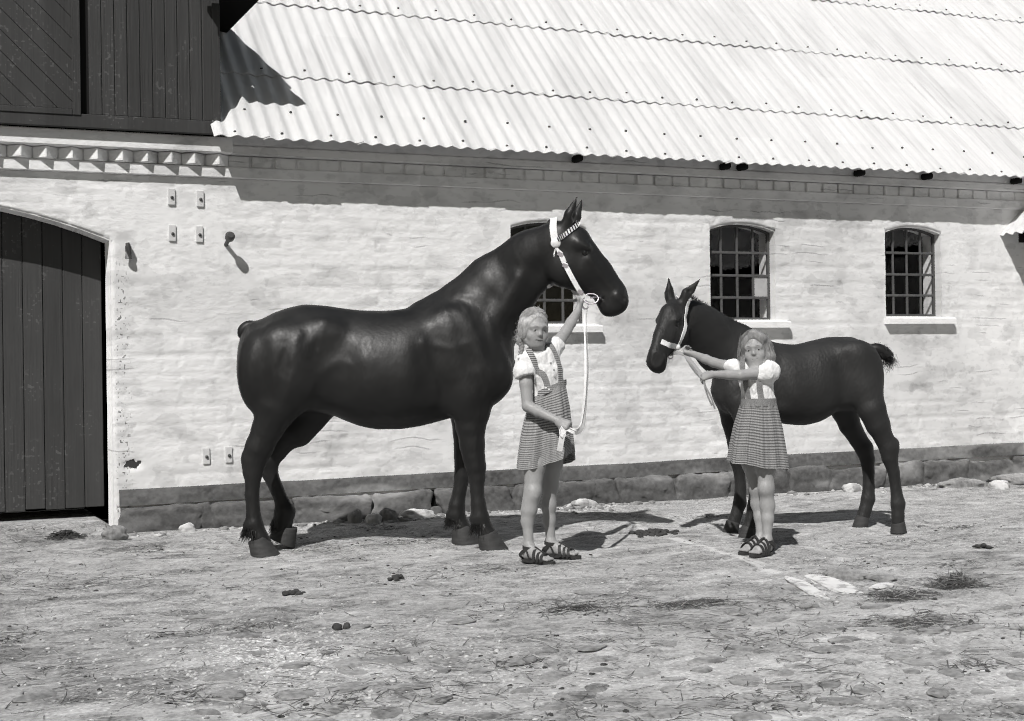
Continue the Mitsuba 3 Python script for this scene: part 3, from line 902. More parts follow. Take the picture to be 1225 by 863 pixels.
def horse_head(B, M, sc=1.0, foal=False):
    """Blends a horse's head into B. M maps head coordinates (forward from poll, lateral, up) to local ones; lat is its lateral axis."""
    lat = M([0, 1, 0]) - M([0, 0, 0])
    up = M([0, 0, 1]) - M([0, 0, 0])
    q = sc
    def C(a, ra, b, rb, k=0.03, w=1.0, cut=False):
        B.cone(M(a), ra * q, M(b), rb * q, k * q, lat, w, cut)
    # skull, cheek, nose, muzzle: coordinates measured from the poll
    C((0.02, 0, -0.10), 0.100, (0.095, 0, -0.135), 0.108, 0.04, 0.84)
    C((0.095, 0, -0.135), 0.106, (0.225, 0, -0.305), 0.097, 0.012, 0.78)
    C((0.230, 0, -0.305), 0.099, (0.322, 0, -0.437), 0.088, 0.012, 0.66)
    C((0.322, 0, -0.437), 0.088, (0.333, 0, -0.478), 0.090, 0.015, 0.74)
    C((0.06, 0, -0.275), 0.130, (0.12, 0, -0.30), 0.115, 0.04, 0.62)
    C((0.12, 0, -0.30), 0.112, (0.27, 0, -0.425), 0.060, 0.03, 0.62)
    C((0.275, 0, -0.470), 0.050, (0.298, 0, -0.518), 0.054, 0.03, 0.9)
    for s in (-1, 1):
        C((0.045, 0.040 * s, -0.275), 0.095, (0.115, 0.043 * s, -0.290), 0.075, 0.05, 0.55)       # cheek plate
        C((0.115, 0.075 * s, -0.140), 0.030, (0.160, 0.080 * s, -0.168), 0.027, 0.035)             # brow over the eye
        C((0.175, 0.070 * s, -0.235), 0.018, (0.30, 0.050 * s, -0.395), 0.012, 0.035)              # facial crest
        C((0.345, 0.048 * s, -0.455), 0.030, (0.375, 0.042 * s, -0.475), 0.026, 0.03)              # nostril wing
        C((0.138, 0.106 * s, -0.190), 0.016, (0.168, 0.106 * s, -0.202), 0.014, 0.02, cut=True)    # eye socket
        C((0.372, 0.074 * s, -0.452), 0.014, (0.384, 0.060 * s, -0.476), 0.013, 0.012, cut=True)   # nostril
    C((0.262, -0.09, -0.463), 0.004, (0.262, 0.09, -0.463), 0.004, 0.01, cut=True)
    for s in (-1, 1):                                                                             # mouth line
        C((0.258, 0.062 * s, -0.462), 0.006, (0.330, 0.075 * s, -0.545), 0.006, 0.012, cut=True)
        if foal:
            C((-0.005, 0.055 * s, -0.03), 0.040, (-0.012, 0.080 * s, 0.05), 0.036, 0.03)
        # ears
        lean = 0.075
        fw = 0.050 * (s > 0)
        b0, tip = (0.045 + fw, 0.050 * s, -0.030), (0.035 + lean + fw, 0.075 * s, 0.138)
        if foal:
            b0, tip = ((-0.03, 0.066, 0.020), (-0.085, 0.175, 0.155)) if s > 0 else ((0.0, -0.068, 0.020), (0.0, -0.070, 0.180))
        mid = tuple(0.62 * a + 0.38 * b for a, b in zip(b0, tip))
        C(b0, 0.034, mid, 0.034, 0.025, 0.85)
        C(mid, 0.034, tip, 0.005, 0.012, 0.8)
        f0 = tuple(0.72 * a + 0.28 * b for a, b in zip(b0, tip))
        f1 = tuple(0.25 * a + 0.75 * b for a, b in zip(b0, tip))
        o = np.array([0.034, 0.022 * s, 0.0])
        C(np.array(f0) + o, 0.023, np.array(f1) + o * 0.8, 0.010, 0.012, cut=True)


# ------------------------------------------------------------------ the mare: s from hind feet to fore feet, t away from the camera
MO, MA = (2.072, -1.238, 0.0), math.radians(-19.34)
B = Body((-0.30, -0.42, 0.02), (2.26, 0.42, 2.16), 0.0105)
top = [(-0.195, 1.12), (-0.190, 1.20), (-0.172, 1.285), (-0.145, 1.345), (-0.106, 1.385), (-0.061, 1.395), (0.044, 1.442), (0.137, 1.470), (0.212, 1.483), (0.303, 1.479),
       (0.425, 1.462), (0.56, 1.445), (0.68, 1.441), (0.80, 1.450), (0.90, 1.472), (1.0, 1.485), (1.15, 1.45), (1.32, 1.38), (1.42, 1.30), (1.465, 1.20), (1.475, 1.12)]
bot = [(-0.195, 1.10), (-0.19, 1.03), (-0.165, 0.96), (-0.11, 0.90), (0.0, 0.86), (0.15, 0.84), (0.30, 0.83), (0.385, 0.808), (0.46, 0.775), (0.55, 0.743), (0.64, 0.726),
       (0.76, 0.724), (0.886, 0.737), (0.994, 0.763), (1.092, 0.787), (1.2, 0.81), (1.32, 0.845), (1.40, 0.90), (1.45, 0.97), (1.47, 1.03), (1.475, 1.08)]
wid = [(-0.195, 0.02), (-0.185, 0.10), (-0.15, 0.18), (-0.08, 0.245), (0.05, 0.29), (0.18, 0.30), (0.32, 0.285), (0.46, 0.30), (0.62, 0.335), (0.78, 0.34), (0.92, 0.315),
       (1.05, 0.275), (1.2, 0.255), (1.32, 0.225), (1.42, 0.16), (1.46, 0.10), (1.475, 0.02)]
B.loft(top, bot, wid, -0.195, 1.475, 2.2, low=0.10)
# neck
Y = (0, 1, 0)
B.cone((1.14, 0, 1.27), 0.275, (1.235, 0, 1.33), 0.262, 0.10, Y, 0.80)
B.cone((1.20, 0, 1.34), 0.262, (1.388, -0.035, 1.540), 0.225, 0.05, Y, 0.66)
B.cone((1.388, -0.035, 1.540), 0.225, (1.580, -0.13, 1.728), 0.168, 0.03, (0.4, 1, 0), 0.60)
B.cone((1.580, -0.13, 1.728), 0.168, (1.690, -0.20, 1.795), 0.142, 0.06, (0.35, 1, 0), 0.66)
B.cone((0.92, 0, 1.435), 0.050, (1.10, 0, 1.53), 0.050, 0.06)
B.chain([(1.10, 0, 1.535, 0.045), (1.28, -0.02, 1.688, 0.055), (1.50, -0.10, 1.808, 0.05), (1.69, -0.20, 1.880, 0.045)], 0.05)            # crest
for s in (-1, 1):
    B.cone((1.51, 0.085 * s - 0.10, 1.60), 0.05, (1.36, 0.12 * s - 0.02, 1.36), 0.06, 0.07)     # muscle along the throat
    B.cone((1.59, 0.155 * s - 0.14, 1.64), 0.05, (1.51, 0.20 * s - 0.08, 1.46), 0.045, 0.09, cut=True)   # jugular groove
    # shoulder and forearm
    B.ball((1.18, 0.185 * s, 1.16), (0.20, 0.095, 0.30), 0.07, R=[[0.88, 0, 0.47], [0, 1, 0], [-0.47, 0, 0.88]])
    B.ball((1.32, 0.17 * s, 1.03), (0.13, 0.085, 0.13), 0.06)
    B.ball((1.15, 0.20 * s, 0.93), (0.11, 0.075, 0.14), 0.06)
    B.cone((0.97, 0.375 * s, 1.30), 0.045, (0.975, 0.36 * s, 0.95), 0.055, 0.11, cut=True)   # groove behind the shoulder
    B.cone((1.24, 0.300 * s, 1.42), 0.035, (1.37, 0.300 * s, 1.14), 0.030, 0.08, cut=True)
    B.cone((1.12, 0.325 * s, 1.38), 0.030, (1.20, 0.335 * s, 1.12), 0.025, 0.08, cut=True)
    # hip, flank, thigh
    B.ball((0.33, 0.205 * s, 1.31), (0.085, 0.05, 0.07), 0.10)
    B.cone((0.44, 0.385 * s, 1.22), 0.06, (0.41, 0.37 * s, 0.98), 0.05, 0.10, cut=True)
    B.ball((0.10, 0.19 * s, 1.10), (0.22, 0.135, 0.27), 0.06)
    B.ball((-0.06, 0.16 * s, 1.08), (0.115, 0.11, 0.24), 0.05)
    B.cone((0.12, 0.365 * s, 1.28), 0.03, (0.06, 0.355 * s, 0.92), 0.03, 0.08, cut=True)
    B.cone((-0.02, 0.345 * s, 1.24), 0.03, (-0.02, 0.325 * s, 0.92), 0.03, 0.08, cut=True)
# near hind leg (t < 0) straight, far hind leg resting on its toe
tn, tf = -0.165, 0.165
B.chain([(0.13, -0.17, 1.00, 0.155), (0.06, tn - 0.02, 0.87, 0.118), (-0.005, tn, 0.745, 0.092), (-0.055, tn, 0.635, 0.076)], 0.05, Y, 0.86)
B.chain([(-0.055, tn, 0.635, 0.076), (-0.083, tn, 0.560, 0.070), (-0.090, tn, 0.500, 0.053)], 0.03, Y, 0.80)
B.cone((-0.120, tn, 0.585), 0.034, (-0.118, tn, 0.49), 0.026, 0.03)
B.chain([(-0.090, tn, 0.500, 0.052), (-0.100, tn, 0.36, 0.041), (-0.092, tn, 0.235, 0.042), (-0.090, tn, 0.185, 0.053), (-0.060, tn, 0.115, 0.047), (-0.040, tn, 0.075, 0.050)], 0.025, Y, 0.9)
B.cone((-0.128, tn, 0.175), 0.024, (-0.122, tn, 0.130), 0.018, 0.03)
B.chain([(0.24, 0.17, 0.98, 0.15), (0.20, tf + 0.01, 0.85, 0.125), (0.105, tf, 0.72, 0.092), (0.015, tf, 0.60, 0.070), (-0.035, tf, 0.545, 0.066)], 0.05, Y, 0.86)
B.cone((0.335, 0.14, 0.90), 0.085, (0.17, 0.16, 0.695), 0.068, 0.06)
B.chain([(-0.035, tf, 0.545, 0.064), (-0.025, tf, 0.46, 0.050), (0.020, tf, 0.35, 0.041), (0.050, tf, 0.275, 0.045), (0.062, tf, 0.225, 0.064), (0.050, tf, 0.165, 0.060), (0.040, tf, 0.10, 0.062)], 0.025, Y, 0.9)
# fore legs
fn, ff = -0.165, 0.165
B.chain([(1.20, -0.17, 0.92, 0.125), (1.205, fn, 0.83, 0.108), (1.196, fn, 0.74, 0.090), (1.203, fn, 0.63, 0.070)], 0.05, Y, 0.86)
B.chain([(1.203, fn, 0.63, 0.070), (1.212, fn, 0.56, 0.066), (1.222, fn, 0.50, 0.062), (1.228, fn, 0.435, 0.050), (1.228, fn, 0.36, 0.042), (1.234, fn, 0.28, 0.044), (1.244, fn, 0.20, 0.052), (1.262, fn, 0.150, 0.048), (1.290, fn, 0.085, 0.056)], 0.025, Y, 0.92)
B.cone((1.206, fn, 0.185), 0.024, (1.216, fn, 0.150), 0.02, 0.03)
B.chain([(1.17, 0.17, 0.90, 0.12), (1.185, ff, 0.80, 0.10), (1.175, ff, 0.69, 0.075), (1.168, ff, 0.55, 0.062), (1.155, ff, 0.42, 0.050), (1.135, ff, 0.32, 0.042), (1.118, ff, 0.235, 0.050), (1.115, ff, 0.18, 0.054), (1.140, ff, 0.12, 0.048), (1.158, ff, 0.08, 0.054)], 0.03, Y, 0.92)
B.cone((1.075, ff, 0.18), 0.022, (1.085, ff, 0.145), 0.018, 0.03)
PM = np.array([1.728, -0.22, 1.955])
MARE_HEAD = lambda p: PM + np.asarray(p, float)  # noqa: E731
horse_head(B, MARE_HEAD, 0.985)
mare_body = B
MT = place(MO, MA)
labels['mare'] = {'label': 'big dark glossy mare in a white bridle standing before the wall', 'category': 'horse'}
VEINS = [  # (width, height, path in (s, z)): edges of muscle and veins under the skin of both flanks
    (0.016, 0.008, [(1.03, 1.50), (1.06, 1.42), (1.12, 1.30), (1.19, 1.18)]), (0.013, 0.006, [(1.10, 1.50), (1.17, 1.44), (1.21, 1.34), (1.27, 1.22)]),
    (0.020, 0.009, [(1.13, 1.53), (1.25, 1.50), (1.30, 1.40), (1.35, 1.22)]), (0.020, 0.010, [(0.92, 1.25), (0.945, 1.12), (0.985, 0.98), (1.01, 0.86)]),
    (0.022, 0.008, [(0.92, 1.25), (1.00, 1.22), (1.10, 1.20), (1.17, 1.24)]), (0.022, 0.009, [(0.33, 1.38), (0.30, 1.31), (0.27, 1.25)]),
    (0.014, 0.006, [(0.36, 1.37), (0.33, 1.29), (0.31, 1.20)]), (0.018, 0.008, [(0.20, 1.30), (0.16, 1.20), (0.15, 1.08), (0.12, 0.92)]),
    (0.016, 0.007, [(0.10, 1.22), (0.06, 1.12), (0.05, 1.00), (0.02, 0.88)]), (0.03, 0.010, [(0.33, 1.08), (0.42, 1.13), (0.52, 1.12), (0.60, 1.16)]),
    (0.014, 0.006, [(0.28, 1.02), (0.24, 0.92), (0.17, 0.83)]), (0.012, 0.005, [(1.30, 0.98), (1.26, 0.88), (1.24, 0.78)]),
    (0.010, 0.005, [(0.60, 0.86), (0.75, 0.80), (0.92, 0.82), (1.05, 0.88)]), (0.012, 0.006, [(0.02, 0.80), (-0.03, 0.70), (-0.06, 0.62)]),
    (0.010, 0.005, [(1.24, 0.70), (1.22, 0.60), (1.235, 0.52)])]


def mare_relief(V):
    r = 0.003 * (mfbm(V * 9.0, 2, 3) - 0.5) + 0.0022 * (mfbm(V * np.array([28, 28, 14.0]), 2, 4) - 0.5)
    side = np.clip((np.abs(V[:, 1]) - 0.05) / 0.08, 0, 1)
    for w, h, pts in VEINS:
        P = spline(np.array(pts), 24)
        box_ = (V[:, 0] > P[:, 0].min() - 4 * w) & (V[:, 0] < P[:, 0].max() + 3 * w) & (V[:, 2] > P[:, 1].min() - 3 * w) & (V[:, 2] < P[:, 1].max() + 3 * w)
        q = V[box_][:, [0, 2]] + 0.010 * (mfbm(V[box_] * 14.0, 2, 9) - 0.5)[:, None]
        if len(q):
            d = np.sqrt(((q[:, None] - P[None]) ** 2).sum(-1)).min(1)
            r[box_] += 0.55 * h * np.exp(-(d / (1.25 * w)) ** 2) * side[box_] * np.clip(2.2 * mfbm(V[box_] * 9.0, 2, 19) - 0.45, 0, 1)
    return r


put('mare__body', B.mesh(5, mare_relief), 'dark_coat', smooth=True, to_world=MT)
for c, lean, tip, z0 in (((-0.030, tn), 0.045, 0.0, 0.0), ((0.035, tf), 0.000, 0.42, 0.0), ((1.320, fn), 0.045, 0.0, 0.0), ((1.165, ff), 0.030, 0.0, 0.0)):
    hoof = hoof_mesh(c, 0.094, 0.084, 0.060, 0.055, 0.098, lean, z0, tip=tip)
    put('mare__hoof', hoof, 'hoof_horn', smooth=50, to_world=MT)
    q_ = np.random.default_rng(int(abs(c[0]) * 1000) + 3)
    ms = []
    for _ in range(230):
        a = q_.uniform(0, 2 * np.pi)
        fet = np.array([c[0] - lean - 0.010 - (0.014 if tip == 0 else -0.012), c[1], 0.128 + 0.055 * q_.random()])
        b0 = fet + np.array([0.042 * math.cos(a) - 0.008, 0.040 * math.sin(a), 0.0])
        dn = unit(np.array([0.35 * math.cos(a) - 0.10, 0.35 * math.sin(a), -1.0]) + 0.15 * q_.normal(size=3)) * q_.uniform(0.03, 0.07)
        ms.append(tube(np.array([b0, b0 + 0.55 * dn + 0.003 * q_.normal(size=3), b0 + dn]), [0.0016, 0.0014, 0.0005], 3))
    put('mare__fetlock_hair', cat(ms), 'long_hair', to_world=MT)
put('mare__tail', cat([tube(spline([(-0.09, 0, 1.355), (-0.130, 0, 1.355), (-0.158, 0, 1.330), (-0.165, 0, 1.285)], 10), np.array([0.03, 0.036, 0.036, 0.035, 0.034, 0.034, 0.033, 0.030, 0.026, 0.014]), 12)]),
    'long_hair', smooth=True, to_world=MT, label='short docked tail')
for s in (-1, 1):
    put('mare__eye', trimesh.creation.icosphere(subdivisions=3, radius=0.020).apply_translation(PM + np.array([0.152, 0.076 * s, -0.196])), 'eye_black', smooth=True, to_world=MT)

# ------------------------------------------------------------------ the foal, facing the other way (-s), its head turned to the camera
FO, FA = (5.862, -2.231, 0.0), math.radians(-15.0)
B = Body((-1.75, -0.42, 0.02), (0.16, 0.36, 1.74), 0.0095)
top = [(-0.065, 0.98), (-0.070, 1.05), (-0.082, 1.115), (-0.098, 1.160), (-0.115, 1.188), (-0.165, 1.218), (-0.24, 1.249), (-0.369, 1.251), (-0.495, 1.229), (-0.622, 1.206), (-0.75, 1.222),
       (-0.85, 1.255), (-0.95, 1.262), (-1.03, 1.20), (-1.10, 1.10), (-1.15, 1.0), (-1.165, 0.94)]
bot = [(-0.065, 0.94), (-0.070, 0.88), (-0.085, 0.83), (-0.12, 0.79), (-0.2, 0.78), (-0.30, 0.775), (-0.357, 0.768), (-0.394, 0.744), (-0.484, 0.703), (-0.576, 0.689), (-0.669, 0.697),
       (-0.76, 0.715), (-0.88, 0.735), (-1.0, 0.75), (-1.09, 0.79), (-1.14, 0.85), (-1.165, 0.91)]
wid = [(-0.065, 0.02), (-0.075, 0.06), (-0.09, 0.105), (-0.14, 0.16), (-0.24, 0.195), (-0.38, 0.19), (-0.52, 0.205), (-0.66, 0.205), (-0.80, 0.18), (-0.93, 0.16), (-1.05, 0.135), (-1.13, 0.085), (-1.165, 0.02)]
B.loft(top, bot, wid, -1.165, -0.065, 2.2, low=0.12)
B.cone((-0.92, 0, 1.08), 0.165, (-1.03, 0, 1.16), 0.150, 0.06, Y, 0.72)
B.chain([(-0.97, 0, 1.11, 0.165), (-1.11, -0.02, 1.190, 0.168), (-1.24, -0.08, 1.295, 0.145), (-1.365, -0.16, 1.380, 0.105)], 0.05, Y, 0.50)
B.cone((-0.84, 0, 1.235), 0.030, (-0.95, 0, 1.290), 0.030, 0.05)
B.chain([(-0.95, 0, 1.285, 0.035), (-1.12, -0.03, 1.375, 0.037), (-1.30, -0.12, 1.452, 0.035)], 0.04)
for s in (-1, 1):
    B.ball((-0.93, 0.11 * s, 0.97), (0.12, 0.055, 0.20), 0.05, R=[[-0.88, 0, 0.47], [0, 1, 0], [0.47, 0, 0.88]])
    B.ball((-1.04, 0.10 * s, 0.90), (0.085, 0.055, 0.09), 0.05)
    B.cone((-0.80, 0.225 * s, 1.10), 0.03, (-0.79, 0.22 * s, 0.86), 0.035, 0.07, cut=True)
    B.ball((-0.180, 0.11 * s, 1.0), (0.115, 0.085, 0.20), 0.05)
    B.ball((-0.26, 0.135 * s, 1.15), (0.07, 0.04, 0.06), 0.09)
    B.cone((-0.37, 0.225 * s, 1.10), 0.035, (-0.34, 0.215 * s, 0.86), 0.035, 0.07, cut=True)
tn, tf = -0.155, 0.175
B.chain([(-0.19, tn + 0.03, 0.90, 0.100), (-0.165, tn, 0.79, 0.090), (-0.125, tn, 0.69, 0.078), (-0.085, tn, 0.60, 0.060), (-0.055, tn, 0.545, 0.060)], 0.045, Y, 0.80)
B.chain([(-0.055, tn, 0.545, 0.058), (-0.050, tn, 0.48, 0.050), (-0.025, tn, 0.39, 0.038), (-0.010, tn, 0.28, 0.034), (0.002, tn, 0.185, 0.046), (0.000, tn, 0.11, 0.040), (0.000, tn, 0.07, 0.042)], 0.02, Y, 0.88)
B.cone((-0.014, tn, 0.575), 0.024, (-0.020, tn, 0.50), 0.020, 0.025)
B.chain([(-0.21, 0.125, 0.90, 0.115), (-0.225, 0.13, 0.78, 0.095), (-0.19, 0.15, 0.68, 0.072), (-0.12, tf, 0.58, 0.060), (-0.08, tf, 0.52, 0.058)], 0.045, Y, 0.80)
B.chain([(-0.08, tf, 0.52, 0.056), (-0.06, tf, 0.45, 0.048), (-0.052, tf, 0.36, 0.039), (-0.052, tf, 0.27, 0.038), (-0.058, tf, 0.185, 0.046), (-0.080, tf, 0.115, 0.041), (-0.096, tf, 0.07, 0.044)], 0.02, Y, 0.88)
B.chain([(-1.01, -0.105, 0.84, 0.085), (-0.985, -0.13, 0.72, 0.066), (-0.965, -0.16, 0.58, 0.050), (-0.956, -0.165, 0.47, 0.048), (-0.950, -0.165, 0.40, 0.037), (-0.948, -0.165, 0.29, 0.034), (-0.953, -0.165, 0.19, 0.042), (-0.972, -0.165, 0.115, 0.037), (-0.985, -0.165, 0.07, 0.042)], 0.03, Y, 0.9)
B.chain([(-1.01, 0.105, 0.84, 0.085), (-0.995, 0.12, 0.72, 0.068), (-0.970, 0.14, 0.58, 0.050), (-0.955, 0.14, 0.46, 0.048), (-0.945, 0.14, 0.40, 0.038), (-0.938, 0.14, 0.29, 0.036), (-0.944, 0.14, 0.19, 0.043), (-0.970, 0.14, 0.115, 0.038), (-0.986, 0.14, 0.07, 0.042)], 0.03, Y, 0.9)
FPM = np.array([-1.440, -0.21, 1.492])
_ps = math.radians(42)
FF = np.array([-math.cos(_ps), -math.sin(_ps), 0.0])
FL = np.array([math.sin(_ps), -math.cos(_ps), 0.0])
FS = 0.770
def foal_head(p):
    p = np.asarray(p, float)
    # pitched a little more upright than the mare's
    f, l, u = p[0], p[1], p[2]
    a = math.radians(3)
    f, u = f * math.cos(a) + u * math.sin(a), -f * math.sin(a) + u * math.cos(a)
    return FPM + FS * (f * FF + l * FL) + np.array([0, 0, FS * u])
horse_head(B, foal_head, FS, foal=True)
foal_body = B
FT = place(FO, FA)
labels['foal'] = {'label': 'small dark foal in a white halter beside the younger girl', 'category': 'foal'}
put('foal__body', B.mesh(5, lambda V: 0.003 * (mfbm(V * 12.0, 2, 3) - 0.5)), 'foal_coat', smooth=True, to_world=FT)
for c, lean, yaw in (((0.002, tn), 0.006, 0.5), ((-0.114, tf), -0.02, math.pi), ((-1.003, -0.165), 0.02, math.pi), ((-1.008, 0.14), 0.02, math.pi)):
    put('foal__hoof', hoof_mesh(c, 0.056, 0.052, 0.044, 0.042, 0.070, abs(lean), 0.0, yaw=yaw), 'hoof_horn', smooth=50, to_world=FT)
tl = spline([(-0.115, 0, 1.160), (-0.065, 0.0, 1.168), (-0.02, 0, 1.150), (0.012, 0, 1.118), (0.008, 0, 1.092)], 14)
put('foal__tail', cat([tube(tl, np.array([0.03, 0.034, 0.037, 0.04, 0.041, 0.042, 0.043, 0.044, 0.045, 0.045, 0.044, 0.040, 0.032, 0.016]), 12)]), 'long_hair', smooth=True, to_world=FT, label='fluffy short tail')
for s in (-1, 1):
    put('foal__eye', trimesh.creation.icosphere(subdivisions=3, radius=0.0175).apply_translation(foal_head((0.152, 0.078 * s, -0.196))), 'eye_black', smooth=True, to_world=FT)
# wispy hair: foal's mane and tail fringe
def tuft(n, base_fn, dir_fn, length, r, seed):
    g = np.random.default_rng(seed)
    ms = []
    for _ in range(n):
        b = np.array(base_fn(g), float)
        d = np.array(dir_fn(g), float) * length * g.uniform(0.6, 1.1)
        bend = g.normal(size=3) * length * 0.12
        p = np.array([b, b + 0.5 * d + bend, b + d + np.array([0, 0, -0.25 * length]) + bend])
        ms.append(tube(p, [r, r * 0.8, r * 0.2], 3))
    return cat(ms)
put('foal__tail__fringe', tuft(700, lambda g: tl[g.integers(3, 14)] + g.normal(size=3) * [0.018, 0.022, 0.018], lambda g: unit(np.array([0.7, 0, -0.6]) + 0.4 * g.normal(size=3)), 0.042, 0.0014, 4), 'long_hair', smooth=False, to_world=FT)
put('foal__mane', tuft(700, lambda g: (lambda t: np.array([-0.90 - 0.44 * t, -0.01 - 0.13 * t * t, 1.290 + 0.218 * t]) + g.normal(size=3) * [0.005, 0.012, 0.006])(g.random()), lambda g: unit(np.array([0.2, 0.5 * g.normal(), 0.35 + 0.2 * g.normal()])), 0.026, 0.0016, 5), 'long_hair', to_world=FT)

# ------------------------------------------------------------------ the girls
def _skin(p, n, uv):
    a = fbm(p.x * 30, p.y * 30, p.z * 30, octaves=3)
    return g3(0.30 + 0.03 * (a - 0.5))


scene['skin'] = {'type': 'principled', 'base_color': proc(_skin), 'roughness': 0.50, 'specular': 0.35, 'sheen': 0.2}
scene['lips'] = rough(0.16, 0.45, 0.4)
scene['eye_white'] = rough(0.30, 0.2, 0.5)
scene['blond_hair'] = bumpy({'type': 'principled', 'base_color': proc(lambda p, n, uv: g3(0.24 + 0.28 * fbm(p.x * 120, p.y * 120, p.z * 40, octaves=3))), 'roughness': 0.45, 'specular': 0.5, 'sheen': 0.3},
                            lambda p, n, uv: fbm(p.x * 240, p.y * 240, p.z * 60, octaves=2), 0.004)
scene['fair_hair'] = bumpy({'type': 'principled', 'base_color': proc(lambda p, n, uv: g3(0.13 + 0.18 * fbm(p.x * 150, p.y * 150, p.z * 35, octaves=3))), 'roughness': 0.42, 'specular': 0.5, 'sheen': 0.3},
                           lambda p, n, uv: fbm(p.x * 260, p.y * 260, p.z * 50, octaves=2), 0.004)
scene['white_cotton'] = bumpy(rough(proc(lambda p, n, uv: g3(0.74 - 0.08 * fbm(p.x * 40, p.y * 40, p.z * 40))), 0.85, 0.1, sheen=0.3), lambda p, n, uv: fbm(p.x * 45, p.y * 45, p.z * 28, octaves=3), 0.007)
scene['white_strap'] = bumpy(rough(proc(lambda p, n, uv: g3(0.72 - 0.12 * smoothstep(0.5, 0.8, fbm(p.x * 60, p.y * 60, p.z * 60)))), 0.6, 0.3), lambda p, n, uv: fbm(p.x * 200, p.y * 200, p.z * 200, octaves=2), 0.001)
scene['grey_strap'] = rough(0.30, 0.6, 0.3)
scene['sandal_leather'] = rough(proc(lambda p, n, uv: g3(0.022 + 0.02 * fbm(p.x * 60, p.y * 60, p.z * 60))), 0.45, 0.4)
scene['metal'] = {'type': 'roughconductor', 'material': 'Cr', 'alpha': 0.25}


def _gingham(lo, hi, per, wv):
    def f(p, n, uv):
        s = dr.abs(uv.y / per - dr.floor(uv.y / per) - 0.5) * 2
        v = dr.abs(uv.x / wv - dr.floor(uv.x / wv) - 0.5) * 2
        a = smoothstep(0.40, 0.60, s)
        b = smoothstep(0.72, 0.86, v)
        w = fbm(uv.x * 25, uv.y * 25, 1.0, octaves=2)
        return g3((lo + (hi - lo) * a) * (1 - 0.12 * b) * (0.9 + 0.2 * w))
    return f


scene['striped_cotton'] = {'type': 'twosided', 'bsdf': rough(proc(_gingham(0.12, 0.36, 0.0115, 0.030)), 0.85, 0.1)}
scene['checked_cotton'] = {'type': 'twosided', 'bsdf': rough(proc(_gingham(0.11, 0.31, 0.0105, 0.017)), 0.85, 0.1)}


class Frame:
    """A local frame: right, forward, up columns about an origin."""

    def __init__(self, o, yaw=0.0, pitch=0.0, roll=0.0, sc=1.0):
        f = np.array([math.sin(yaw), -math.cos(yaw), 0.0])
        r = np.array([math.cos(yaw), math.sin(yaw), 0.0])
        u = np.array([0, 0, 1.0])
        f, u = f * math.cos(pitch) - u * math.sin(pitch), u * math.cos(pitch) + f * math.sin(pitch)
        r, u = r * math.cos(roll) - u * math.sin(roll), u * math.cos(roll) + r * math.sin(roll)
        self.o, self.R, self.sc = np.asarray(o, float), np.stack([r, f, u]), sc

    def __call__(self, p):
        return self.o + self.sc * (np.asarray(p, float) @ self.R)

    def inv(self, p):
        return (np.asarray(p, float) - self.o) @ self.R.T / self.sc


def girl_head(B, H):
    s_ = H.sc
    ball = lambda c, r, k, cut=False: B.ball(H(c), np.array(r) * s_, k * s_, cut, H.R)  # noqa: E731
    cone = lambda a, ra, b, rb, k, cut=False: B.cone(H(a), ra * s_, H(b), rb * s_, k * s_, cut=cut)  # noqa: E731
    ball((0, -0.012, 0.030), (0.071, 0.086, 0.084), 0.01)
    ball((0, 0.030, -0.026), (0.055, 0.056, 0.072), 0.03)
    cone((-0.014, 0.050, -0.076), 0.025, (0.014, 0.050, -0.076), 0.025, 0.03)
    cone((0, 0.058, -0.083), 0.018, (0, 0.062, -0.084), 0.015, 0.02)
    for s in (-1, 1):
        cone((0.036 * s, 0.054, -0.036), 0.025, (0.028 * s, 0.058, -0.046), 0.022, 0.02)      # cheek
        cone((0.012 * s, 0.082, 0.022), 0.010, (0.044 * s, 0.066, 0.018), 0.010, 0.02)         # brow
        ball((0.031 * s, 0.094, 0.002), (0.017, 0.014, 0.010), 0.014, cut=True)                # eye socket
        cone((0.018 * s, 0.0815, 0.0065), 0.0040, (0.045 * s, 0.0705, 0.0050), 0.0040, 0.005)      # upper lid
        cone((0.019 * s, 0.0795, -0.0085), 0.0036, (0.043 * s, 0.0700, -0.0080), 0.0036, 0.005)     # lower lid
        cone((0.0080 * s, 0.086, -0.026), 0.0052, (0.006 * s, 0.088, -0.024), 0.0052, 0.006)     # nostril wing
        cone((0.050 * s, 0.012, -0.066), 0.014, (0.026 * s, 0.046, -0.084), 0.014, 0.03)       # jaw
        ball((0.073 * s, -0.008, -0.010), (0.010, 0.018, 0.028), 0.006)                        # ear
        ball((0.083 * s, -0.004, -0.006), (0.006, 0.009, 0.015), 0.005, cut=True)
    cone((0, 0.080, 0.008), 0.006, (0, 0.0915, -0.020), 0.0084, 0.016)                           # nose
    cone((-0.014, 0.078, -0.0515), 0.0055, (0.014, 0.078, -0.0515), 0.0055, 0.008)              # lips
    cone((-0.012, 0.078, -0.0610), 0.0060, (0.012, 0.078, -0.0610), 0.0060, 0.008)
    cone((-0.020, 0.0815, -0.0560), 0.0022, (0.020, 0.0815, -0.0560), 0.0022, 0.003, cut=True)


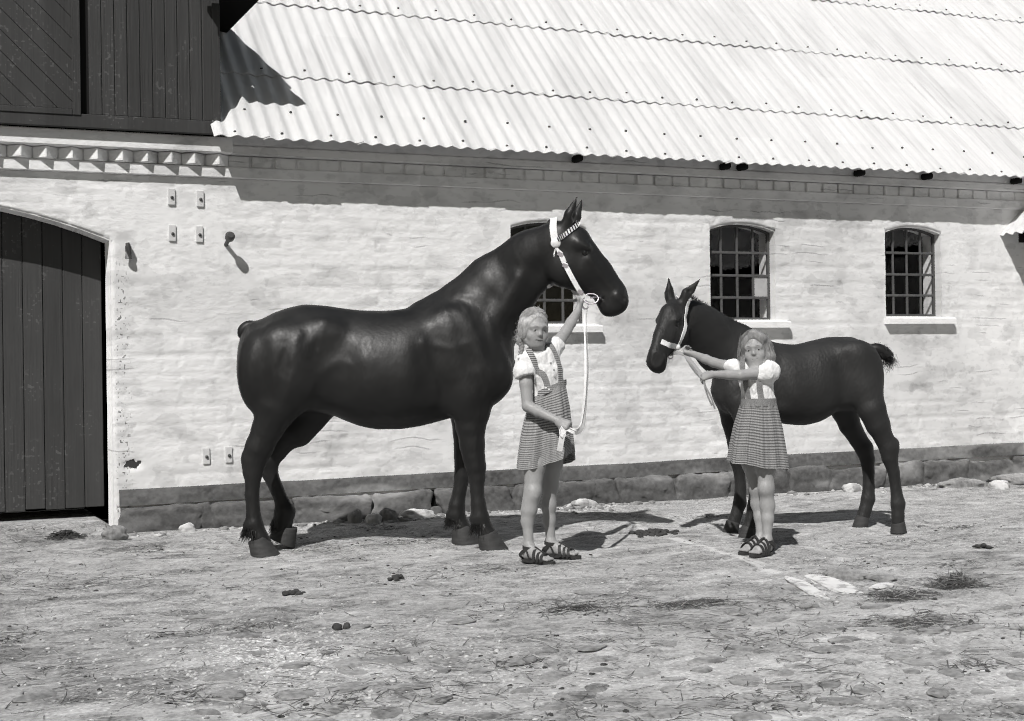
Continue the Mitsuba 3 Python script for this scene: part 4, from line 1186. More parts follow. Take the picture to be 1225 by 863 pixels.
def face_parts(who, H, WT, body, look=0.0):
    for s in (-1, 1):
        e = trimesh.creation.icosphere(subdivisions=3, radius=0.0110 * H.sc)
        ek = put(f'{who}__eye', e.apply_translation(H((0.031 * s, 0.0700, -0.0008))), 'eye_white', smooth=True, to_world=WT)
        put('iris', trimesh.creation.icosphere(subdivisions=2, radius=0.0062 * H.sc).apply_translation(H((0.0310 * s + look, 0.0762, -0.0008))), 'eye_black', ek, smooth=True, to_world=WT)
        p = [H((0.015 * s, 0.0905, 0.0225)), H((0.028 * s, 0.0875, 0.0265)), H((0.045 * s, 0.0740, 0.0220))]
        put(f'{who}__eyebrow', tube(spline(p, 9), np.array([0.8, 1.2, 1.4, 1.5, 1.5, 1.4, 1.2, 1.0, 0.5]) * 1e-3, 6), 'fair_hair', smooth=True, to_world=WT)
    def on_face(pts, off):
        return body.snap(np.array([H(p) for p in pts]), off * H.sc)
    a = spline(on_face([(-0.0240, 0.077, -0.0490), (-0.011, 0.084, -0.0535), (0, 0.086, -0.0545), (0.011, 0.084, -0.0535), (0.0240, 0.077, -0.0490)], 0.0018), 13)
    b = spline(on_face([(-0.0190, 0.079, -0.0540), (0, 0.085, -0.0615), (0.0190, 0.079, -0.0540)], 0.0018), 11)
    lips = cat([tube(a, np.array([1.0, 1.7, 2.0, 2.2, 2.4, 2.4, 2.3, 2.4, 2.4, 2.2, 2.0, 1.7, 1.0]) * 1e-3, 8), tube(b, np.array([0.8, 1.6, 2.2, 2.6, 2.9, 2.9, 2.9, 2.6, 2.2, 1.6, 0.8]) * 1e-3, 8)])
    c = spline(on_face([(-0.0250, 0.077, -0.0498), (-0.011, 0.084, -0.0560), (0, 0.086, -0.0572), (0.011, 0.084, -0.0560), (0.0250, 0.077, -0.0498)], 0.0040), 13)
    put(f'{who}__mouth__lip_line', tube(c, np.array([0.4, 0.5, 0.6, 0.7, 0.7, 0.7, 0.7, 0.7, 0.7, 0.7, 0.6, 0.5, 0.4]) * 1e-3, 6), 'nostril_dark', smooth=True, to_world=WT)
    put(f'{who}__mouth', lips, 'lips', smooth=True, to_world=WT)


def hand(B, w, d, pn, curl, sc=0.85, thumb=1, spread=0.1, thumb_curl=0.5):
    """A hand from wrist w along d, palm facing pn; curl: bend per finger joint (radians); thumb: which side (+1/-1 along d x pn)."""
    w, d = np.asarray(w, float), unit(d)
    pn = unit(np.asarray(pn, float) - d * (np.asarray(pn, float) @ d))
    l = np.cross(d, pn)
    P = lambda a, b, c: w + sc * (a * d + b * l + c * pn)  # noqa: E731
    for b in (-0.024, -0.008, 0.008, 0.024):
        B.cone(P(0.005, b * 0.55, 0), 0.013 * sc, P(0.072, b, 0.0), 0.0125 * sc, 0.014)
    B.cone(P(0.015, 0.02 * thumb, 0.006), 0.015 * sc, P(0.045, 0.026 * thumb, 0.008), 0.013 * sc, 0.012)
    for i, (b, L) in enumerate(((-0.027, 0.066), (-0.009, 0.080), (0.009, 0.084), (0.027, 0.074))):
        L = L if thumb > 0 else (0.074, 0.084, 0.080, 0.066)[i]
        p, a = P(0.074, b, 0.0), 0.0
        r = 0.0088
        for seg, f in enumerate((0.45, 0.31, 0.24)):
            a += curl * (1.0 + 0.12 * i)
            q = p + sc * L * f * (math.cos(a) * d + math.sin(a) * pn + spread * b * 20 * 0.1 * l)
            B.cone(p, r * sc, q, (r - 0.0007) * sc, 0.003)
            p, r = q, r - 0.0007
    p = P(0.030, 0.030 * thumb, 0.010)
    v = unit(0.62 * d + 0.62 * thumb * l + 0.35 * pn)
    for L, bend in ((0.034, 0.0), (0.028, thumb_curl)):
        v = unit(v + bend * (pn - 0.8 * thumb * l))
        q = p + sc * L * v
        B.cone(p, 0.0105 * sc, q, 0.0090 * sc, 0.005)
        p = q


def foot(B, heel, toe, ankle, r=0.027):
    heel, toe, ankle = (np.asarray(v, float) for v in (heel, toe, ankle))
    d = toe - heel
    d[2] = 0
    L = np.linalg.norm(d)
    d /= L
    l = np.array([-d[1], d[0], 0])
    z = heel[2]
    up = np.array([0, 0, 1.0])
    B.cone(ankle, r, heel + d * 0.045 + up * 0.045, 0.028, 0.02)
    B.cone(heel + d * 0.028 + up * 0.026, 0.026, heel + d * 0.10 + up * 0.030, 0.026, 0.02)
    B.cone(ankle + d * 0.012 - up * 0.01, 0.024, heel + d * 0.125 + up * 0.026, 0.022, 0.025)
    for s in (-1, 1):
        B.cone(heel + d * 0.09 + l * 0.010 * s + up * 0.024, 0.020, heel + d * (L - 0.055) + l * 0.019 * s + up * 0.018, 0.015, 0.015)
    for i, o in enumerate((-0.028, -0.014, 0.0, 0.014, 0.028)):
        B.cone(heel + d * (L - 0.055) + l * o * 0.9 + up * 0.015, 0.0095, heel + d * (L - 0.020 - 0.10 * abs(o + 0.014)) + l * o + up * 0.012, 0.0080, 0.005)
    return heel, d, l, L


def sandal(who, fr, WT, ankle, hk=1.0):
    heel, d, l, L = fr
    up = np.array([0, 0, 1.0])
    k = key(f'{who}__sandal')
    t = np.linspace(0, 2 * np.pi, 40, endpoint=False)
    a = (np.cos(t) + 1) / 2
    wd = np.where(a < 0.5, 0.026 + 0.008 * a, 0.030 + 0.012 * np.sin((a - 0.5) * np.pi * 1.1))
    o = heel[:2] + (a[:, None] * (L + 0.012) - 0.006) * d[:2] + (np.sin(t) * np.minimum(wd, 0.040))[:, None] * l[:2]
    m = trimesh.creation.extrude_polygon(sg.Polygon(o).buffer(0.004), 0.016, engine='earcut')
    m.apply_translation((0, 0, heel[2] - 0.012))
    put('sole', m, 'sandal_leather', k, to_world=WT, smooth=40)
    def arc(x, w, h, lean, n=15):
        th = np.linspace(-0.15, np.pi + 0.15, n)
        return np.array([heel + d * (x + lean * np.sin(q)) + l * (w * np.cos(q)) + up * (0.004 + hk * h * max(np.sin(q), -0.1)) for q in th])
    for x, w, h, b in ((L - 0.048, 0.046, 0.038, 0.008), (L - 0.074, 0.046, 0.047, 0.007), (L - 0.102, 0.044, 0.060, 0.008)):
        put('strap', tube(arc(x, w, h, -0.012), 0, flat=(b, 0.0025), up=np.array([heel * 0 + l * math.cos(q) + up * math.sin(q) for q in np.linspace(-0.15, np.pi + 0.15, 15)])), 'sandal_leather', k, to_world=WT)
    c = np.asarray(ankle, float)
    th = np.linspace(0, 2 * np.pi, 24, endpoint=False)
    ring = np.array([c + d * (0.037 * np.cos(q) + 0.004) + l * 0.035 * np.sin(q) + up * (-0.026 - 0.004 * np.cos(q)) for q in th])
    put('ankle_strap', tube(ring, 0, closed=True, flat=(0.009, 0.0025), up=np.array([d * math.cos(q) + l * math.sin(q) for q in th])), 'sandal_leather', k, to_world=WT)
    B2 = []
    for s in (-1, 1):
        p = np.array([heel + d * 0.0 + l * 0.0 + up * 0.004, heel + d * 0.004 + l * 0.032 * s + up * 0.03, c + d * 0.01 + l * 0.036 * s + up * -0.028])
        B2.append(tube(spline(p, 8), 0, flat=(0.010, 0.0018), up=l * s))
        p = np.array([heel + d * 0.07 + l * 0.033 * s + up * 0.002, heel + d * 0.06 + l * 0.035 * s + up * 0.03, c + d * 0.006 + l * 0.033 * s + up * -0.026])
        B2.append(tube(spline(p, 8), 0, flat=(0.005, 0.0018), up=l * s))
    put('heel_strap', cat(B2), 'sandal_leather', k, to_world=WT)
    ctr = [heel + d * (L - 0.046) + up * 0.043 * hk, heel + d * (L - 0.075) + up * 0.052 * hk, heel + d * (L - 0.100) + up * 0.064 * hk, heel + d * (L - 0.125) + up * 0.076 * (0.5 + 0.5 * hk)]
    put('tongue_strap', tube(spline(ctr, 8), 0, flat=(0.006, 0.002), up=up), 'sandal_leather', k, to_world=WT)


def skirt_mesh(rings, n=140, pleats=13, amp=0.010, seed=1, m=26, lift=None, wild=1.0):
    """rings: (z, cx, cy, rx, ry) from waist to hem; pleats deepen downwards. Returns mesh and uv in metres."""
    g = np.random.default_rng(seed)
    R = np.asarray(rings, float)
    t = np.linspace(0, 1, m)
    u = np.linspace(0, 1, len(R))
    rr = np.stack([np.interp(t, u, R[:, i]) for i in range(5)], 1)
    th = np.linspace(0, 2 * np.pi, n)
    ph = g.uniform(0, 6.28, 4)
    fold = 0.9 * np.sin(pleats * th + 0.9 * np.sin(3 * th + ph[0])) + 0.45 * np.sin((pleats * 2 + 1) * th + ph[1]) + wild * 1.1 * np.sin(4 * th + ph[2]) + 0.8 * np.sin(7 * th + 1.7 * np.sin(2 * th) + ph[3])
    V, UV = [], []
    for j in range(m):
        z, cx, cy, rx, ry = rr[j]
        a = amp * (0.15 + 0.85 * t[j])
        r = 1 + 0 * th
        x = cx + (rx + a * fold) * np.cos(th)
        y = cy + (ry + a * fold) * np.sin(th)
        zz = z + (lift(th) * t[j] ** 1.5 if lift is not None else 0) + 0.004 * t[j] * np.sin(5 * th + ph[3])
        V.append(np.stack([x, y, zz + 0 * x], 1))
        UV.append(np.stack([th * 0.16, np.full(n, t[j] * (R[0, 0] - R[-1, 0]))], 1))
    V, UV = np.vstack(V), np.vstack(UV)
    i = np.arange(n * m).reshape(m, n)
    q = np.stack([i[:-1, :-1], i[1:, :-1], i[1:, 1:], i[:-1, 1:]], -1).reshape(-1, 4)
    return trimesh.Trimesh(V, np.vstack([q[:, [0, 1, 2]], q[:, [0, 2, 3]]]), process=False), UV


def strand_relief(H, freq, amp, seed=0):
    def f(V):
        p = H.inv(V)
        a = np.arctan2(p[:, 0], p[:, 1] + 0.02)
        w = mfbm(np.stack([p[:, 0] * 30, p[:, 1] * 30, p[:, 2] * 8], -1), 3, seed)
        return amp * (np.sin(a * freq + 9 * w) + 0.6 * np.sin(a * freq * 2.3 + 14 * w)) + amp * 2.0 * (w - 0.5)
    return f


def wisps(n, pts_fn, r, seed):
    g = np.random.default_rng(seed)
    return cat([tube(spline(pts_fn(g), 6), np.array([r, r, r, r * 0.9, r * 0.7, r * 0.3]), 3) for _ in range(n)])


def ribbon_uv(m, per):
    v = np.array(m.vertices)
    return np.stack([v[:, 0] * 2, v[:, 2] * 1.0], 1)


# ---------------------------- the older girl, holding the mare
GO, GA = (3.357, -2.384, 0.004), math.radians(-25.2)
GT = place(GO, GA)
G1 = 'person'
labels[G1] = {'label': 'girl with a braid, reaching up to the mare\'s bridle, in striped skirt', 'category': 'person'}
B = Body((-0.24, -0.34, 0.0), (0.34, 0.48, 1.56), 0.0042)
H1 = Frame((-0.052, -0.012, 1.297), yaw=math.radians(24), pitch=math.radians(6), roll=math.radians(3), sc=0.98)
fb = unit((0.50, -0.87, 0))
def torso1(B, o):
    B.chain([(-0.012, 0.03, 0.70, 0.105 + o), (0.015, 0.02, 0.84, 0.094 + o), (0.022, 0.012, 0.94, 0.086 + o), (0.004, 0.005, 1.05, 0.092 + o), (-0.022, 0.0, 1.115, 0.080 + o)], 0.02, fb, 0.80)
    B.cone((-0.098, -0.045, 1.118), 0.036 + o, (0.036, 0.050, 1.150), 0.038 + o, 0.05)
SR, ER, WR = np.array([-0.108, -0.055, 1.115]), np.array([-0.094, -0.105, 0.868]), np.array([0.070, -0.185, 0.790])
SL, EL, WL = np.array([0.046, 0.058, 1.176]), np.array([0.130, 0.195, 1.290]), np.array([0.204, 0.320, 1.415])
torso1(B, 0.0)
B.cone((-0.034, 0.008, 1.13), 0.034, (-0.050, 0.008, 1.225), 0.031, 0.02)
girl_head(B, H1)
B.chain([(*SR, 0.042), (-0.102, -0.082, 0.99, 0.036), (*ER, 0.031)], 0.03)
B.chain([(*ER, 0.031), (-0.035, -0.135, 0.838, 0.030), (*WR, 0.020)], 0.012)
hand(B, WR, (0.85, -0.25, -0.42), (-0.15, 0.9, -0.35), 0.95, 0.86, thumb=-1, thumb_curl=0.7)
B.chain([(*SL, 0.042), (*(SL * 0.5 + EL * 0.5), 0.036), (*EL, 0.031)], 0.03)
B.chain([(*EL, 0.031), (*(EL * 0.6 + WL * 0.4), 0.031), (*WL, 0.021)], 0.012)
hand(B, WL, (0.28, 0.42, 0.62), (-0.85, 0.1, 0.3), 0.75, 0.82, thumb=1, thumb_curl=0.5)
B.chain([(-0.050, -0.03, 0.66, 0.066), (-0.062, -0.05, 0.54, 0.060), (-0.074, -0.070, 0.385, 0.0455), (-0.086, -0.073, 0.335, 0.0415), (-0.096, -0.075, 0.285, 0.0405), (-0.106, -0.075, 0.225, 0.032), (-0.099, -0.090, 0.105, 0.0265)], 0.03, inner=0.025)
B.chain([(0.045, 0.06, 0.66, 0.075), (0.038, 0.08, 0.53, 0.056), (0.024, 0.10, 0.395, 0.043), (0.014, 0.10, 0.295, 0.0400), (0.017, 0.10, 0.21, 0.032), (0.022, 0.095, 0.105, 0.0265)], 0.03, inner=0.025)
B.cone((-0.064, -0.096, 0.392), 0.018, (-0.068, -0.100, 0.372), 0.017, 0.04)
f1 = foot(B, (-0.132, -0.075, 0.012), (0.035, -0.200, 0.012), (-0.100, -0.090, 0.085))
f2 = foot(B, (-0.010, 0.105, 0.012), (0.185, 0.025, 0.012), (0.021, 0.092, 0.085))
girl1_body = B
put(f'{G1}__body', B.mesh(2), 'skin', smooth=True, to_world=GT)
face_parts(G1, H1, GT, B, 0.001)
sandal(G1, f1, GT, (-0.100, -0.090, 0.105))
sandal(G1, f2, GT, (0.021, 0.092, 0.105))
# blouse with puffed sleeves
C = Body((-0.24, -0.20, 0.86), (0.20, 0.20, 1.26), 0.0042)
torso1(C, 0.013)
C.chain([(-0.106, -0.052, 1.115, 0.052), (-0.110, -0.070, 1.06, 0.062), (-0.104, -0.078, 1.035, 0.060)], 0.02)
C.chain([(*SL, 0.050), (*(SL + 0.30 * (EL - SL)), 0.053)], 0.02)
w = lambda X, Y_, Z: (Z - (0.940 + 0.35 * (X - 0.02)))  # noqa: E731
C.blend(lambda X, Y_, Z: (Z - (0.945 + 0.40 * (X - 0.02))) + 0 * Y_, (-0.3, -0.3, 0.8), (0.3, 0.3, 1.0), 0.0, cut=True)
C.blend(lambda X, Y_, Z: np.maximum((Z - 1.030 - 0.25 * (X + 0.10) + 0.25 * (Y_ + 0.07)), X + 0.058) + 0 * Y_, (-0.3, -0.3, 0.8), (0.0, 0.2, 1.06), 0.004, cut=True)
C.ball((-0.036, -0.020, 1.196), (0.050, 0.062, 0.058), 0.006, cut=True)
ax = unit(EL - SL)
pc = SL + 0.30 * (EL - SL)
C.blend(lambda X, Y_, Z: 0.012 - ((X - pc[0]) * ax[0] + (Y_ - pc[1]) * ax[1] + (Z - pc[2]) * ax[2]), pc - 0.08, pc + 0.08, 0.003, cut=True)
def cloth_relief(V):
    return 0.007 * (np.abs(mfbm(V * np.array([30, 30, 14.0]), 3, 6) - 0.5) * 4 - 0.5) * 0.8
put(f'{G1}__blouse', C.mesh(2, cloth_relief), 'white_cotton', smooth=True, to_world=GT, label='white blouse with puffed sleeves')
blouse1 = C
bt = trimesh.creation.cylinder(radius=0.0055, height=0.004, sections=12)
for a, z in ((0.052, 1.115), (0.070, 1.07), (0.080, 1.025)):
    p = C.snap(np.array([[a, -0.09, z]]), 0.002)[0]
    b = bt.copy()
    b.apply_transform(trimesh.geometry.align_vectors([0, 0, 1], [0.4, -0.9, 0]))
    put(f'{G1}__button', b.apply_translation(p), 'grey_strap', to_world=GT)
# skirt: waist tilted, bunched up on the side of the fist
sm, suv = skirt_mesh([(0.960, 0.022, 0.014, 0.098, 0.090), (0.925, 0.022, 0.014, 0.104, 0.098), (0.82, 0.018, 0.02, 0.130, 0.120), (0.70, 0.010, 0.02, 0.150, 0.138), (0.60, 0.006, 0.02, 0.163, 0.148), (0.520, 0.004, 0.02, 0.170, 0.155)],
                     pleats=9, amp=0.014, seed=3, lift=lambda th: 0.075 * np.clip(np.cos(th + 0.5), 0, 1) ** 2 - 0.006 * np.cos(th - 2.6))
v = np.array(sm.vertices)
v[:, 2] += 0.40 * (v[:, 0] - 0.02) * np.clip((v[:, 2] - 0.80) / 0.16, 0, 1)
sm = trimesh.Trimesh(v, sm.faces, process=False)
put(f'{G1}__skirt', sm, 'striped_cotton', smooth=True, uv=suv, to_world=GT, label='finely striped short skirt')
th = np.linspace(0, 2 * np.pi, 60, endpoint=False)
wb = np.stack([0.022 + 0.1005 * np.cos(th), 0.014 + 0.0925 * np.sin(th), 0.958 + 0.40 * (0.1005 * np.cos(th)) * 1.0], 1)
bm_ = tube(wb, 0, closed=True, flat=(0.016, 0.003), up=np.stack([np.cos(th), np.sin(th), 0 * th], 1))
put(f'{G1}__waistband', bm_, 'striped_cotton', uv=ribbon_uv(bm_, 1), to_world=GT)
for pts, nm in (([(0.030, -0.10, 0.955), (0.008, -0.115, 1.02), (-0.030, -0.11, 1.09), (-0.075, -0.08, 1.155), (-0.085, -0.03, 1.17), (-0.07, 0.03, 1.14)], 'a'),
                ([(0.105, -0.05, 0.99), (0.105, -0.05, 1.06), (0.085, -0.03, 1.13), (0.040, 0.0, 1.19), (0.02, 0.04, 1.19), (0.0, 0.07, 1.13)], 'b')):
    rb = ribbon_on(C, pts, 0.034, 0.004, 50, 0.004)
    put(f'{G1}__suspender', rb, 'striped_cotton', uv=ribbon_uv(rb, 1), to_world=GT)
for p in ((0.030, -0.098, 0.958), (0.012, -0.112, 0.966)):
    q = trimesh.creation.icosphere(subdivisions=2, radius=0.0065).apply_translation(blouse1.snap(np.array([p]), 0.008)[0])
    put(f'{G1}__button', q, 'white_cotton', smooth=True, to_world=GT)
# hair: combed back from the brow, puffed at the temple, one braid in front of the shoulder
Hh = Body((-0.19, -0.15, 1.12), (0.09, 0.16, 1.46), 0.0036)
def hb(c, r, k, cut=False):
    Hh.ball(H1(c), np.array(r) * H1.sc, k, cut, H1.R)
hb((0, -0.016, 0.034), (0.0775, 0.091, 0.091), 0.01)
hb((-0.062, -0.010, -0.010), (0.030, 0.050, 0.055), 0.02)
hb((0.060, -0.015, -0.005), (0.026, 0.045, 0.050), 0.02)
hb((-0.070, 0.005, 0.030), (0.026, 0.040, 0.035), 0.02)
hb((0, 0.105, -0.025), (0.066, 0.085, 0.110), 0.012, cut=True)
hb((0.0, 0.06, -0.12), (0.10, 0.10, 0.08), 0.012, cut=True)
put(f'{G1}__hair', Hh.mesh(2, strand_relief(H1, 34, 0.0008, 2)), 'blond_hair', smooth=True, to_world=GT, label='blond hair combed back into a braid')
bp = spline([H1((-0.074, -0.028, -0.030)), H1((-0.083, -0.018, -0.065)), (-0.124, -0.030, 1.205), (-0.130, -0.066, 1.162), (-0.134, -0.092, 1.110)], 10)
knots = []
for i, p in enumerate(bp):
    for s in (-1, 1):
        q = trimesh.creation.icosphere(subdivisions=2, radius=0.0125 - 0.0004 * i)
        q.apply_scale([1.0, 1.0, 1.25])
        knots.append(q.apply_translation(p + np.array([0.006 * s, 0.004 * ((i + (s > 0)) % 2), 0.005 * s])))
put(f'{G1}__braid', cat(knots), 'fair_hair', smooth=True, to_world=GT)
def on_skull(a, e, k=1.0):
    return np.array([0.080 * math.cos(e) * math.cos(a), -0.016 + 0.094 * math.cos(e) * math.sin(a), 0.036 + 0.094 * math.sin(e)]) * np.array([k, k, 1]) 


def w1(g):
    a, e = g.uniform(-0.4, 3.5), g.uniform(0.2, 1.3)
    p = on_skull(a, e)
    o = unit(p - np.array([0, -0.016, 0.036]))
    t = unit(np.array([-0.3 * math.cos(a), -1.0, -0.2]) + 0.4 * g.normal(size=3))
    return [H1(p), H1(p + 0.014 * t + 0.005 * o), H1(p + 0.030 * t + 0.004 * o * g.normal())]


def w1b(g):
    p = np.array([-0.082 + 0.006 * g.normal(), 0.000 + 0.028 * g.normal(), -0.005 + 0.032 * g.normal()])
    return [H1(p), H1(p + g.normal(size=3) * 0.007 + np.array([-0.005, 0.0, -0.008])), H1(p + g.normal(size=3) * 0.010 + np.array([-0.006, 0.0, -0.022]))]


put(f'{G1}__hair__wisp', cat([wisps(90, w1, 0.0006, 5), wisps(120, w1b, 0.0007, 6)]), 'blond_hair', to_world=GT)

def flow(H, n, ctl, rad, seed, r=0.0011, out=(1.0, 1.05), mm=8):
    """n strands over a head: ctl(g) gives control directions (and lengths) in head coordinates, scaled by the hair's radii."""
    g = np.random.default_rng(seed)
    ms = []
    for _ in range(n):
        P = spline(np.array(ctl(g), float), mm)
        k = g.uniform(*out)
        w = H.o + H.sc * ((P * rad * k + np.array([0, -0.016, 0.034])) @ H.R)
        w += 0.0012 * g.normal(size=3) + np.cumsum(0.0010 * g.normal(size=w.shape), 0)
        ms.append(tube(w, r * np.array([0.5] + [1.0] * (mm - 3) + [0.8, 0.3]), 3))
    return cat(ms)


def ctl1(g):
    a = math.radians(g.uniform(15, 165))
    e = math.radians(12 + 40 * math.sin(a) ** 1.5 + g.normal() * 4)
    s = unit(np.array([math.cos(a) * math.cos(e), math.sin(a) * math.cos(e), math.sin(e)]))
    sd = -1 if (math.cos(a) < 0.15 or g.random() < 0.2) else 1
    t = unit(np.array([0.88 * sd, -0.42 + 0.1 * g.normal(), -0.35 + 0.15 * g.normal()]))
    m = unit(s + t + np.array([0, -0.25, 0.55]))
    return [s, unit(s * 0.6 + m * 0.5), m, unit(m + t), t]


put(f'{G1}__hair__strand', flow(H1, 900, ctl1, np.array([0.0775, 0.091, 0.091]), 61), 'blond_hair', to_world=GT, kind='stuff')

# ---------------------------- the younger girl, holding the foal
g2n = np.array([math.sin(math.radians(33.6)), math.cos(math.radians(33.6))])
QO, QA = (4.487 + 0.05 * g2n[0], -2.787 + 0.05 * g2n[1], 0.004), math.radians(-33.6)
QT = place(QO, QA)
G2 = key(G1) if False else 'person_001'
labels[G2] = {'label': 'smaller girl with loose hair, holding the foal with both arms stretched out', 'category': 'person'}
B = Body((-0.50, -0.24, 0.0), (0.20, 0.42, 1.31), 0.0042)
H2 = Frame((0.008, -0.012, 1.166), yaw=math.radians(-6), pitch=math.radians(2), roll=math.radians(-6), sc=0.92)
fb2 = unit((-0.40, -0.92, 0))
def torso2(B, o):
    B.chain([(0.030, 0.02, 0.66, 0.100 + o), (0.026, 0.015, 0.80, 0.088 + o), (0.024, 0.01, 0.88, 0.082 + o), (0.014, 0.005, 0.98, 0.085 + o), (0.006, 0.0, 1.035, 0.075 + o)], 0.02, fb2, 0.80)
    B.cone((-0.080, 0.030, 1.054), 0.036 + o, (0.090, -0.035, 1.050), 0.038 + o, 0.05)
torso2(B, 0.0)
B.cone((0.004, 0.012, 1.05), 0.029, (0.010, 0.010, 1.13), 0.028, 0.02)
girl_head(B, H2)
SF, EF, WF = np.array([-0.095, 0.035, 1.056]), np.array([-0.232, 0.150, 1.095]), np.array([-0.350, 0.280, 1.146])
SN, EN, WN = np.array([0.098, -0.040, 1.040]), np.array([-0.075, -0.110, 1.022]), np.array([-0.232, -0.030, 1.028])
B.chain([(*SF, 0.038), (*(0.5 * SF + 0.5 * EF), 0.032), (*EF, 0.0275)], 0.03)
B.chain([(*EF, 0.0275), (*(0.6 * EF + 0.4 * WF), 0.0275), (*WF, 0.019)], 0.012)
hand(B, WF, (-0.70, 0.45, 0.10), (0.0, 0.5, 0.8), 0.85, 0.78, thumb=1)
B.chain([(*SN, 0.040), (*(0.5 * SN + 0.5 * EN), 0.033), (*EN, 0.0290)], 0.03)
B.chain([(*EN, 0.0290), (*(0.6 * EN + 0.4 * WN), 0.0280), (*WN, 0.019)], 0.012)
hand(B, WN, (-0.90, 0.28, -0.22), (0.1, 0.75, -0.55), 0.55, 0.78, thumb=-1)
B.chain([(-0.015, 0.045, 0.62, 0.070), (-0.020, 0.05, 0.51, 0.053), (0.008, 0.045, 0.365, 0.040), (0.012, 0.06, 0.275, 0.0370), (0.022, 0.045, 0.20, 0.029), (0.026, 0.025, 0.10, 0.0245)], 0.03, inner=0.025)
B.chain([(0.062, -0.02, 0.62, 0.072), (0.058, -0.03, 0.50, 0.055), (0.060, -0.04, 0.375, 0.042), (0.066, -0.03, 0.275, 0.0390), (0.066, -0.045, 0.20, 0.031), (0.062, -0.060, 0.10, 0.0250)], 0.03, inner=0.025)
B.cone((0.052, -0.066, 0.380), 0.014, (0.052, -0.068, 0.366), 0.013, 0.04)
f1 = foot(B, (0.045, 0.045, 0.012), (-0.090, -0.090, 0.012), (0.026, 0.025, 0.082))
f2 = foot(B, (0.082, -0.035, 0.012), (-0.025, -0.185, 0.012), (0.062, -0.060, 0.082))
put(f'{G2}__body', B.mesh(2), 'skin', smooth=True, to_world=QT)
face_parts(G2, H2, QT, B, 0.001)
sandal(G2, f1, QT, (0.026, 0.025, 0.100), 1.32)
sandal(G2, f2, QT, (0.062, -0.060, 0.100), 1.32)
C = Body((-0.20, -0.20, 0.78), (0.20, 0.20, 1.16), 0.0042)
torso2(C, 0.013)
Ct = Body((-0.20, -0.20, 0.78), (0.20, 0.20, 1.16), 0.0042)
torso2(Ct, 0.016)
C.chain([(0.100, -0.036, 1.040, 0.052), (0.070, -0.058, 1.034, 0.058), (0.052, -0.064, 1.030, 0.050)], 0.02)
C.chain([(-0.085, 0.028, 1.055, 0.046), (-0.118, 0.052, 1.068, 0.047), (-0.130, 0.062, 1.071, 0.042)], 0.02)
C.blend(lambda X, Y_, Z: (Z - 0.855) + 0 * X + 0 * Y_, (-0.3, -0.3, 0.7), (0.3, 0.3, 0.88), 0.0, cut=True)
C.ball((0.008, -0.012, 1.130), (0.046, 0.062, 0.054), 0.006, cut=True)
put(f'{G2}__blouse', C.mesh(2, cloth_relief), 'white_cotton', smooth=True, to_world=QT, label='white puff-sleeved blouse')
sm, suv = skirt_mesh([(0.885, 0.024, 0.008, 0.096, 0.092), (0.86, 0.024, 0.008, 0.099, 0.095), (0.83, 0.023, 0.01, 0.104, 0.100), (0.72, 0.018, 0.01, 0.132, 0.120), (0.60, 0.014, 0.01, 0.152, 0.135), (0.505, 0.012, 0.01, 0.163, 0.145)],
                     pleats=13, amp=0.010, seed=9, lift=lambda th: -0.022 * np.cos(th))
put(f'{G2}__skirt', sm, 'checked_cotton', smooth=True, uv=suv, to_world=QT, label='gathered skirt in a fine check')
th = np.linspace(0, 2 * np.pi, 60, endpoint=False)
wb = np.stack([0.024 + 0.099 * np.cos(th), 0.008 + 0.095 * np.sin(th), 0.865 + 0 * th], 1)
bm_ = tube(wb, 0, closed=True, flat=(0.022, 0.003), up=np.stack([np.cos(th), np.sin(th), 0 * th], 1))
put(f'{G2}__waistband', bm_, 'checked_cotton', uv=ribbon_uv(bm_, 1)[:, ::-1].copy(), to_world=QT)
for pts in ([(0.040, -0.10, 0.885), (0.030, -0.11, 0.95), (0.030, -0.10, 1.02), (0.045, -0.06, 1.075), (0.055, -0.01, 1.085), (0.05, 0.04, 1.05)],
            [(-0.045, -0.075, 0.885), (-0.050, -0.07, 0.95), (-0.055, -0.06, 1.02), (-0.050, -0.02, 1.08), (-0.045, 0.02, 1.09), (-0.03, 0.06, 1.05)]):
    rb = ribbon_on(Ct, pts, 0.034, 0.004, 50, 0.005)
    put(f'{G2}__suspender', rb, 'checked_cotton', uv=ribbon_uv(rb, 1)[:, ::-1].copy(), to_world=QT)
Hh = Body((-0.14, -0.15, 0.98), (0.16, 0.16, 1.32), 0.0036)
def hc(c, r, k, cut=False):
    Hh.ball(H2(c), np.array(r) * H2.sc, k, cut, H2.R)
def hcone(a, ra, b, rb, k):
    Hh.cone(H2(a), ra, H2(b), rb, k)
hc((0, -0.016, 0.032), (0.079, 0.094, 0.090), 0.01)
hcone((0.070, -0.015, 0.03), 0.028, (0.085, -0.012, -0.055), 0.030, 0.03)
hcone((0.085, -0.012, -0.055), 0.030, (0.078, -0.005, -0.110), 0.018, 0.02)
hcone((-0.062, -0.020, 0.03), 0.028, (-0.074, -0.022, -0.050), 0.026, 0.03)
hcone((-0.074, -0.022, -0.050), 0.026, (-0.072, -0.020, -0.095), 0.014, 0.02)
hcone((0.05, -0.07, 0.0), 0.045, (0.04, -0.065, -0.085), 0.035, 0.04)
hcone((-0.05, -0.07, 0.0), 0.045, (-0.04, -0.065, -0.075), 0.033, 0.04)
hcone((0.01, 0.045, 0.105), 0.022, (0.060, 0.035, 0.070), 0.022, 0.03)
hc((0, 0.105, -0.025), (0.066, 0.085, 0.105), 0.012, cut=True)
hc((-0.022, 0.085, 0.05), (0.004, 0.08, 0.10), 0.01, cut=True) if False else None
put(f'{G2}__hair', Hh.mesh(2, strand_relief(H2, 40, 0.0009, 7)), 'fair_hair', smooth=True, to_world=QT, label='loose shoulder length hair')
